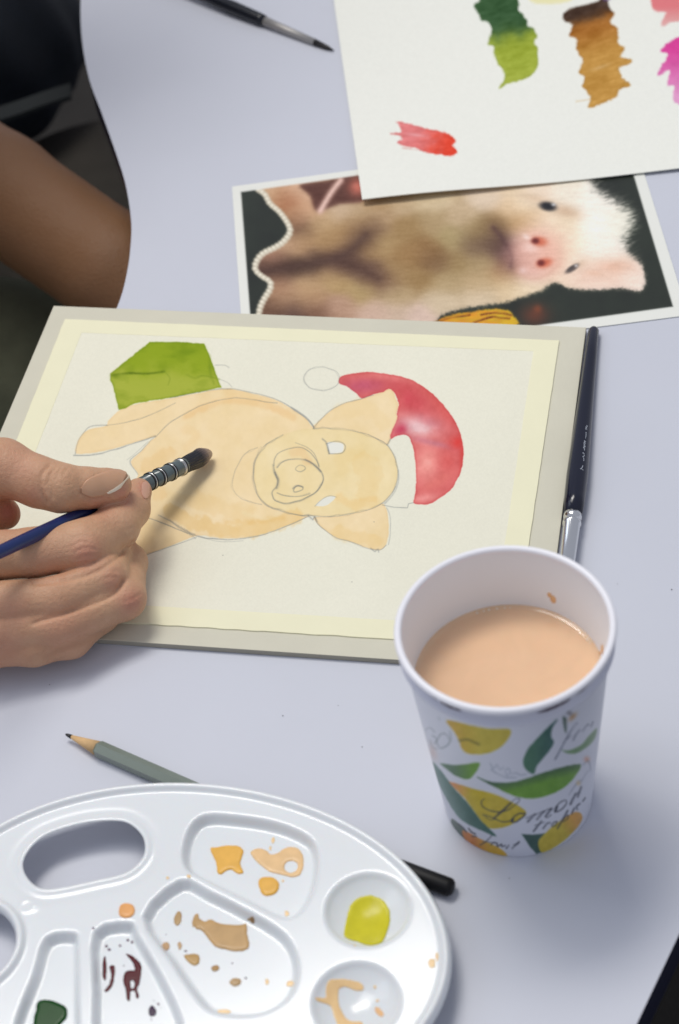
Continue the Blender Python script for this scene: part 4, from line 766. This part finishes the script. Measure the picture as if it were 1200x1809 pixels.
def held_brush():
    A, d = HB_TIP, HB_D; root = empty('paintbrush', A)
    def t_of(x):   # distance along the axis for photo x
        ts = np.linspace(0, .3, 3001); xs = px(A+d*ts[:, None])[0]; return float(np.interp(-x, -xs, ts))
    tq0, tq1 = t_of(327), t_of(248); r = .0043
    mbr = mat('wet_bristle', alb_=(.012, .011, .014), rough=.28, spec=.6, bump=.00025, bscale=900); nt = mbr.node_tree; b = nt.nodes['Principled BSDF']
    ge = nt.nodes.new('ShaderNodeNewGeometry'); vm = nt.nodes.new('ShaderNodeVectorMath'); vm.operation = 'DISTANCE'; vm.inputs[1].default_value = tuple(A)
    nt.links.new(ge.outputs['Position'], vm.inputs[0]); mr = nt.nodes.new('ShaderNodeMapRange'); mr.inputs['From Min'].default_value = .0075; mr.inputs['From Max'].default_value = .0150
    ad = nt.nodes.new('ShaderNodeMath'); ad.operation = 'MULTIPLY_ADD'; n = nt.nodes.new('ShaderNodeTexNoise'); n.inputs['Scale'].default_value = 700; ad.inputs[1].default_value = .004; nt.links.new(n.outputs['Fac'], ad.inputs[0]); nt.links.new(vm.outputs['Value'], ad.inputs[2]); nt.links.new(ad.outputs[0], mr.inputs['Value'])
    mx = nt.nodes.new('ShaderNodeMix'); mx.data_type = 'RGBA'; mx.inputs['A'].default_value = (.36, .25, .20, 1); mx.inputs['B'].default_value = (.012, .012, .016, 1); nt.links.new(mr.outputs['Result'], mx.inputs['Factor']); nt.links.new(mx.outputs['Result'], b.inputs['Base Color'])
    # bristle bundle with fine longitudinal ridges
    dd, a_, b_ = frame_of(d); prof = [(0, .0007), (.0009, .0018), (.0025, .0027), (.0045, .0035), (.007, .0044), (.0095, .0048), (.012, .0046), (tq0+.0004, .0041)]
    pf = np.array(prof); ts = np.linspace(0, prof[-1][0], 40); seg = 120; V = []; F = []
    for t in ts:
        rr = np.interp(t, pf[:, 0], pf[:, 1])
        for k in range(seg):
            th = 2*PI*k/seg; q = rr*(1+.035*math.sin(th*23+t*300)+.03*math.sin(th*41+1.3)); sag = .0005*math.sin(min(1, t/.012)*PI); V.append(A+dd*t+(a_*math.cos(th)+b_*math.sin(th))*q+np.array([0, 0, sag]))
    for i in range(len(ts)-1):
        for k in range(seg): F.append((i*seg+k, i*seg+(k+1) % seg, (i+1)*seg+(k+1) % seg, (i+1)*seg+k))
    F.append(tuple(range(seg))[::-1]); mesh_obj('bristles', V, F, mbr, root, True)
    mq = mat('grey_quill', alb_=(.085, .115, .12), rough=.22, spec=.6, coat=.4, var=.3, vscale=300)
    lathe('ferrule', A+d*tq0, A+d, [(0, .0040), (.002, r*1.02), ((tq1-tq0), r*.98)], mq, root, 40)
    mwire = mat('silver_wire', alb_=(.62, .62, .60), rough=.25, metal=1.); mdark = mat('dark_wire', alb_=(.03, .03, .03), rough=.3, metal=.5)
    for x in (319, 301, 282, 266):
        t = t_of(x); prof = []
        for j, (o_, m_) in enumerate(((-.0009, mdark), (0, mwire), (.0009, mdark) if x != 319 else (.0009, mwire))):
            lathe('wire_ring', A+d*(t+o_), A+d, [(-.00042, r*.99), (-.0003, r+.0004), (0, r+.00058), (.0003, r+.0004), (.00042, r*.99)], m_, root, 40)
    lathe('handle', A+d*(tq1-.001), A+d, [(0, .0026), (.02, .0029), (.045, .0033), (.08, .0034), (.14, .0028), (.19, .0016), (.192, .0006)], mat('blue_lacquer', alb_=(.008, .022, .11), rough=.3, spec=.4, coat=.2, var=.3, vscale=120), root, 32)
    tag(root, 'blue handled wire bound watercolour brush held in the fingers over the pig', 'paintbrush')
held_brush()

# ------------------------------------------------------------------ the painter
def skin_material():
    m = mat('skin', alb_=(.50, .33, .25), rough=.48, sss=.14, spec=.38); nt = m.node_tree; b = nt.nodes['Principled BSDF']
    b.inputs['Subsurface Scale'].default_value = .003
    at_ = nt.nodes.new('ShaderNodeAttribute'); at_.attribute_name = 'flush'; tc = [n for n in nt.nodes if n.type == 'TEX_COORD'][0]
    n = nt.nodes.new('ShaderNodeTexNoise'); n.inputs['Scale'].default_value = 90; n.inputs['Detail'].default_value = 6; nt.links.new(tc.outputs['Object'], n.inputs['Vector'])
    m1 = nt.nodes.new('ShaderNodeMix'); m1.data_type = 'RGBA'; m1.inputs['A'].default_value = (.47, .255, .145, 1); m1.inputs['B'].default_value = (.66, .405, .25, 1); nt.links.new(n.outputs['Fac'], m1.inputs['Factor'])
    m2 = nt.nodes.new('ShaderNodeMix'); m2.data_type = 'RGBA'; m2.inputs['B'].default_value = (.56, .20, .15, 1); nt.links.new(m1.outputs['Result'], m2.inputs['A']); nt.links.new(at_.outputs['Fac'], m2.inputs['Factor']); a3 = nt.nodes.new('ShaderNodeAttribute'); a3.attribute_name = 'tan_and_shade'; m3 = nt.nodes.new('ShaderNodeMix'); m3.data_type = 'RGBA'; m3.inputs['B'].default_value = (.235, .110, .045, 1)
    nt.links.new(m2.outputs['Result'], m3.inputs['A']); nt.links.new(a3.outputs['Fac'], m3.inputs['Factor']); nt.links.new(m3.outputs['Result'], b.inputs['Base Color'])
    v = nt.nodes.new('ShaderNodeTexVoronoi'); v.feature = 'DISTANCE_TO_EDGE'; v.inputs['Scale'].default_value = 1100; nt.links.new(tc.outputs['Object'], v.inputs['Vector'])
    n2 = nt.nodes.new('ShaderNodeTexNoise'); n2.inputs['Scale'].default_value = 500; n2.inputs['Detail'].default_value = 5; nt.links.new(tc.outputs['Object'], n2.inputs['Vector'])
    ad = nt.nodes.new('ShaderNodeMath'); ad.operation = 'MULTIPLY_ADD'; ad.inputs[1].default_value = .5; nt.links.new(v.outputs['Distance'], ad.inputs[0]); nt.links.new(n2.outputs['Fac'], ad.inputs[2])
    bp = nt.nodes.new('ShaderNodeBump'); bp.inputs['Distance'].default_value = .00048; bp.inputs['Strength'].default_value = 1; nt.links.new(ad.outputs[0], bp.inputs['Height']); nt.links.new(bp.outputs['Normal'], b.inputs['Normal'])
    return m
def person():
    root = empty('person', (-.55, 1.0, -.72)); ms = skin_material()
    # hand: chains of (x, y in the photo, height z, radius)
    chains = {
        'thumb': ([(-170, 900, .070, .017), (-70, 840, .080, .0165), (5, 826, .080, .0140), (70, 852, .074, .0122), (108, 862, .071, .0117), (155, 862, .066, .0098), (192, 859, .062, .0084), (208, 857, .061, .0070)]),
        'index': ([(-140, 985, .066, .0140), (-60, 985, .060, .0128), (60, 976, .054, .0117), (148, 964, .050, .0124), (205, 932, .044, .0110), (232, 900, .040, .0090), (245, 868, .038, .0068)]),
        'middle': ([(-150, 1052, .050, .0135), (-40, 1070, .045, .0115), (100, 1058, .040, .0103), (188, 1020, .036, .0106), (205, 968, .026, .0092), (190, 935, .020, .0080)]),
        'ring': ([(-150, 1105, .036, .0140), (-40, 1118, .033, .0118), (110, 1102, .029, .0104), (218, 1056, .025, .0107), (226, 994, .018, .0094), (190, 960, .015, .0080)]),
        'little': ([(-130, 1140, .026, .0130), (-20, 1140, .023, .0108), (60, 1141, .020, .0096), (125, 1128, .0175, .0094), (180, 1085, .016, .0084), (150, 1045, .014, .0074)]),
    }
    KZ = .84
    ch = {k: [(at(x, y, z*KZ), r) for x, y, z, r in v] for k, v in chains.items()}
    wrist = at(-430, 985, .070); elbow = wrist+np.array([-.235, .02, .02]); shoulderR = np.array([-.50, .98, .30])
    Bx = np.concatenate([[p for p, r in v] for v in ch.values()]); h = .0011
    lo = Bx.min(0)-.024; hi = Bx.max(0)+.02; lo[0] = at(-260, 1000, .07)[0]; lo[2] = max(lo[2], .0040)
    g = [np.arange(lo[i], hi[i], h) for i in range(3)]; P = np.stack(np.meshgrid(*g, indexing='ij'), -1)
    D = None; palm = [(at(-170, 905, 0.0554), at(-430, 990, 0.0554), .019, .028), (at(-165, 985, 0.0521), at(-430, 990, 0.0521), .016, .026), (at(-165, 1045, 0.0403), at(-430, 990, 0.0504), .016, .026), (at(-165, 1105, 0.0286), at(-430, 990, 0.0487), .015, .026), (at(-175, 950, 0.0462), at(-175, 1080, 0.0302), .018, .016), (at(-130, 860, 0.0588), at(-150, 985, 0.0504), .012, .014), (at(-160, 930, 0.0462), at(10, 909, 0.0386), .018, .0070)]
    for a, b, ra, rb in palm: d = cone(P, a, b, ra, rb); D = d if D is None else smin(D, d, .012)
    palmD = D
    fing = []
    for k, v in ch.items():
        F_ = None
        for (a, ra), (b, rb) in zip(v[:-1], v[1:]): d = cone(P, a, b, ra, rb); F_ = d if F_ is None else smin(F_, d, .0035)
        fing.append(F_)
    # fingers join the palm softly but meet one another in tight creases
    FF = fing[1]
    for f in fing[2:]: FF = smin(FF, f, .0009)
    D = smin(FF, palmD, .010); D = smin(D, smin(fing[0], palmD, .016), .0020)
    bulge = [((150, 978), .059, .0100, .0012), ((196, 1020), .050, .009, .0010), ((228, 1062), .040, .008, .0012)]
    V, Q = surface_nets(D, lo, h)
    # cut the far side open where the forearm mesh takes over
    N = vnormals(V, Q)
    pxx, pyy = PW/2+FPX*((V-CC)@CR)/((V-CC)@_fw), PH/2-FPX*((V-CC)@CU)/((V-CC)@_fw); facing = np.clip(-((V-CC)/np.linalg.norm(V-CC, axis=1)[:, None]*N).sum(1)*3, 0, 1)
    # creases (photo polyline, depth m, width px)
    cre = [([(60, 1100), (100, 1088), (133, 1077), (187, 1058), (208, 1042), (218, 1026)], .0014, 4.5), ([(85, 1163), (112, 1144), (150, 1131), (190, 1118)], .0008, 5), ([(60, 1030), (110, 1025), (150, 1018), (185, 1002), (212, 980), (236, 958)], .0012, 4), ([(88, 822), (76, 835), (72, 855), (76, 875), (84, 888)], .0009, 2.6), ([(98, 826), (90, 838), (86, 852), (90, 868), (95, 880)], .0008, 2.4), ([(108, 826), (102, 836), (99, 846)], .0006, 2.2), ([(118, 828), (112, 838)], .0004, 2.2), ([(64, 842), (62, 856), (66, 872)], .0002, 3),
           ([(143, 868), (148, 876), (160, 880), (178, 878)], .0004, 3), ([(138, 848), (143, 860), (145, 872)], .0003, 3),
           ([(128, 965), (140, 958), (155, 957)], .0004, 2.2), ([(132, 975), (150, 968), (168, 970)], .0005, 2.2), ([(138, 986), (155, 980), (172, 982)], .0004, 2.2), ([(180, 1012), (195, 1008), (208, 1010)], .0004, 2.2),
           ([(184, 1022), (198, 1019), (208, 1021)], .0004, 2.2),
           ([(136, 996), (152, 992), (168, 993)], .0003, 2.2), ([(126, 955), (140, 948), (152, 947)], .0003, 2.2),
           ([(222, 1062), (236, 1056), (246, 1050)], .0005, 2.2), ([(226, 1072), (240, 1066)], .0004, 2.2), ([(60, 1165), (100, 1150), (150, 1135)], .0005, 5), ([(95, 1170), (120, 1158), (150, 1146)], .0003, 3), ([(225, 935), (240, 930), (250, 918)], .0003, 3)]
    for P_, dep, wd in cre:
        d = seg_d(pxx, pyy, spline(P_, False, 4), False); V = V-N*(dep*np.exp(-(d/wd)**2)*facing)[:, None]
    for c_, rr, amp in (((150, 982), 26, .0010), ((194, 1020), 20, .0008), ((232, 1064), 20, .0009), ((160, 935), 18, -.0004)):
        w = np.exp(-(((pxx-c_[0])**2+(pyy-c_[1])**2)/rr**2)); V = V+N*(amp*w*facing)[:, None]
    fl = np.zeros(len(V))
    for x, y, rr, a in ((152, 978, 30, .5), (200, 1025, 22, .35), (232, 1062, 24, .55), (215, 870, 18, .6), (222, 885, 14, .4), (180, 888, 30, .35), (255, 862, 14, .55), (15, 905, 30, .8), (55, 875, 26, .3), (20, 1080, 40, .3), (-10, 1140, 60, .35), (110, 1110, 60, .25), (90, 1000, 50, .22), (30, 820, 50, .25)):
        fl = np.maximum(fl, a*np.exp(-((pxx-x)**2+(pyy-y)**2)/rr**2))
    # forearm, arms, shoulders and an unseen light-blocking head added; coarser grid, same mesh
    h2 = .007; eL = at(-300, 134, -.03); kL0 = at(0, 338, -.06); kL1 = at(205, 480, -.085); kL2 = kL1+(kL1-kL0)*1.0+np.array([0, 0, -.03]); shL = np.array([-.40, 1.42, .26]); neck = np.array([-.38, 1.14, .36]); blocker_head = np.array([-.25, 1.235, .50])
    segs = [(wrist+np.array([.05, 0, 0]), wrist, .0262, .0262), (wrist, elbow, .027, .040), (elbow, shoulderR, .042, .055), (shoulderR, neck-np.array([0, 0, .06]), .06, .06), (neck-np.array([0, 0, .06]), shL, .06, .06), (shL, eL, .050, .041), (eL, kL0, .041, .0400), (kL0, kL1, .0400, .0385), (kL1, kL2, .0385, .028), (neck-np.array([0, 0, .06]), blocker_head+np.array([-.03, -.02, -.06]), .055, .05), (blocker_head+np.array([-.045, -.02, .03]), blocker_head+np.array([.03, .02, .01]), .082, .070), (blocker_head, blocker_head+np.array([.075, .03, -.085]), .058, .030), (blocker_head+np.array([.085, .035, .0]), blocker_head+np.array([.112, .045, -.035]), .008, .014), (neck-np.array([0, 0, .08]), neck-np.array([.16, 0, .50]), .11, .13)]
    A_ = np.array([p for s_ in segs for p in s_[:2]]); lo2 = A_.min(0)-.15; hi2 = A_.max(0)+.07; g2 = [np.arange(lo2[i], hi2[i], h2) for i in range(3)]; P2 = np.stack(np.meshgrid(*g2, indexing='ij'), -1).astype(np.float32); D2 = None
    for a, b, ra, rb in segs: d = cone(P2, a, b, ra, rb); D2 = d if D2 is None else smin(D2, d, .008)
    V2, Q2 = surface_nets(D2, lo2, h2); Vn = np.concatenate([V, V2]); Qn = np.concatenate([Q, Q2+len(V)])
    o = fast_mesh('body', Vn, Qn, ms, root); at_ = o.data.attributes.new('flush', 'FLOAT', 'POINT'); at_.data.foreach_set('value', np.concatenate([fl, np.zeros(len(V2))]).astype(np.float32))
    t2 = np.where(V2[:, 1] > .98, .88, .0)*(V2[:, 2] < .2); a2 = o.data.attributes.new('tan_and_shade', 'FLOAT', 'POINT'); a2.data.foreach_set('value', np.concatenate([np.zeros(len(V)), t2]).astype(np.float32))  # far arm browner, with missing shade also darkened into its skin colour
    # thumb nail: a curved plate laid on the thumb
    mn = mat('fingernail', alb_=(.60, .33, .205), rough=.28, spec=.3, sss=.2); mtip = mat('nail_free_edge', alb_=(.80, .70, .55), rough=.35)
    front = V[(facing > .15)]; fN = N[(facing > .15)]; fx = pxx[facing > .15]; fy = pyy[facing > .15]
    def plate(name, c0, ax, ln, wd, m_, t0=0., t1=1., lift=.0006):
        """c0: photo centre line start, ax: photo direction; ln, wd in photo px"""
        ax = np.array(ax, float)/np.linalg.norm(ax); nn = np.array([-ax[1], ax[0]]); nu, nv = 16, 14; G_ = []
        for i in range(nu+1):
            u = t0+(t1-t0)*i/nu
            for j in range(nv+1):
                v = -1+2*j/nv; wl = wd*(1-.12*(abs(2*u-1))**3) if u > .5 else wd*(1-.45*(1-2*u)**2.5)
                e = .35*ln*0; q = np.array(c0)+ax*(u*ln)*(1-.0)+nn*v*wl; bow = ax*(-.10*ln*v*v if u > .5 else .12*ln*v*v*(1-2*u)); q = q+bow
                k_ = np.argmin((fx-q[0])**2+(fy-q[1])**2+0); w_ = np.exp(-((fx-q[0])**2+(fy-q[1])**2)/22.); w_ /= w_.sum()+1e-12; p = (front*w_[:, None]).sum(0) if w_.sum() > .5 else front[k_]; n_ = fN[k_]
                G_.append(p+n_*lift*(.55+.45*math.sin(PI*min(1, u*1.2)*.5)))
        F = []
        for i in range(nu):
            for j in range(nv): a = i*(nv+1)+j; F.append((a, a+1, a+nv+2, a+nv+1))
        ob = mesh_obj(name, G_, F, m_, root, True); s = ob.modifiers.new('solid', 'SOLIDIFY'); s.thickness = .0004; s.offset = 1; return ob
    def plate2(name, up, lo_, m_, lift, nu=20, nv=12):
        U = spline(up, False, nu//2); L_ = spline(lo_, False, nu//2); G_ = []; tu = np.linspace(0, 1, len(U)); tl = np.linspace(0, 1, len(L_)); n = 24
        for i_ in range(n+1):
            t = i_/n; a = np.array([np.interp(t, tu, U[:, 0]), np.interp(t, tu, U[:, 1])]); b = np.array([np.interp(t, tl, L_[:, 0]), np.interp(t, tl, L_[:, 1])])
            for j_ in range(nv+1):
                q = a+(b-a)*j_/nv; w_ = np.exp(-((fx-q[0])**2+(fy-q[1])**2)/14.); ok = w_.sum() > .3
                if ok: w_ /= w_.sum(); p = (front*w_[:, None]).sum(0); n_ = fN[np.argmax(w_)] if 0 else (fN*w_[:, None]).sum(0)
                else: k_ = np.argmin((fx-q[0])**2+(fy-q[1])**2); p = front[k_]; n_ = fN[k_]
                G_.append(p+n_*lift*(.2+.8*math.sin(PI*min(1, .12+t*.88)*.5)))
        F = []
        for i_ in range(n):
            for j_ in range(nv): a = i_*(nv+1)+j_; F.append((a, a+1, a+nv+2, a+nv+1))
        ob = mesh_obj(name, G_, F, m_, root, True); sd = ob.modifiers.new('solid', 'SOLIDIFY'); sd.thickness = .0003; sd.offset = 1; return ob
    plate2('thumbnail', [(143, 862), (156, 846), (182, 836), (207, 830), (227, 830)], [(146, 871), (160, 878), (178, 876), (197, 868), (213, 858)], mn, .0005)
    plate2('thumbnail_edge', [(227, 829), (226, 840), (216, 852), (200, 863), (187, 870)], [(232, 832), (230, 845), (219, 857), (203, 867), (189, 872)], mtip, .0010)
    plate('index_fingernail', (256, 882), (2, -34), 30, 7.5, mat('pink_nail', alb_=(.62, .34, .24), rough=.35), 0, 1., .0002)
    # clothing seen below the table edge
    def blobby(name, segs, m_, label, k=.05, h3=.008):
        A = np.array([p for s_ in segs for p in s_[:2]]); lo3 = A.min(0)-.2; hi3 = A.max(0)+.2; g3 = [np.arange(lo3[i], hi3[i], h3) for i in range(3)]; P3 = np.stack(np.meshgrid(*g3, indexing='ij'), -1).astype(np.float32); D3 = None
        for a, b, ra, rb in segs: d = cone(P3, a, b, ra, rb); D3 = d if D3 is None else smin(D3, d, k)
        D3 = D3+.004*np.sin(P3[..., 0]*60+P3[..., 1]*25)*np.sin(P3[..., 1]*45+P3[..., 2]*30)
        V, Q = surface_nets(D3, lo3, h3); ob = fast_mesh(name, V, Q, m_, root); tag(ob, label); return ob
    mo = mat('olive_cloth', alb_=(.135, .14, .085), rough=.95, bump=.0006, bscale=700, var=.25, vscale=60); mnv = mat('navy_cloth', alb_=(.005, .009, .018), rough=.95, bump=.0006, bscale=700, var=.3, vscale=50)
    blobby('trousers', [(at(-250, 700, -.24), at(20, 690, -.22), .105, .085), (at(-250, 700, -.24), np.array([-.62, .95, -.25]), .11, .13)], mo, 'olive green cloth garment below the board corner')
    blobby('shirt', [(at(-60, 90, -.22), at(20, 60, -.26), .08, .075), (at(-60, 90, -.22), np.array([-.68, 1.2, -.1]), .09, .13), (np.array([-.62, 1.2, -.1]), np.array([-.46, 1.18, .22]), .15, .15), (np.array([-.48, 1.02, .27]), np.array([-.40, 1.40, .25]), .09, .09), (np.array([-.40, 1.42, .24]), np.array([-.38, 1.46, .10]), .085, .075)], mnv, 'dark navy cloth garment in the upper left corner')  # unseen sleeve and shoulders also set to block light above the arm
    sg = [at(-40, 212, -.13), at(30, 190, -.14), at(80, 172, -.15), at(125, 158, -.165)]
    V3 = []; F3 = []
    cur = spline(np.array(sg), False, 6)
    for p in cur: V3 += [p+np.array([0, .010, .0]), p+np.array([0, -.010, .0]), p+np.array([0, -.010, -.004]), p+np.array([0, .010, -.004])]
    for i in range(len(cur)-1):
        for k_ in range(4): F3.append((4*i+k_, 4*i+(k_+1) % 4, 4*i+4+(k_+1) % 4, 4*i+4+k_))
    mesh_obj('shirt_hem', V3, F3, mat('hem_cloth', alb_=(.020, .024, .026), rough=.95), root)
    hair = blobby('hair', [(blocker_head+np.array([-.055, -.015, .05]), blocker_head+np.array([.01, .01, .075]), .085, .070), (blocker_head+np.array([-.08, -.03, 0]), blocker_head+np.array([-.11, -.05, -.12]), .075, .045)], mat('blocker_hair', alb_=(.02, .014, .010), rough=.5, bump=.001, bscale=400), 'unseen light-blocking hair'); del hair['label']  # unseen hair on the head added to shade the far arm
    tag(root, 'person at the left edge with bare arms, one hand holding a blue brush', 'person')
person()
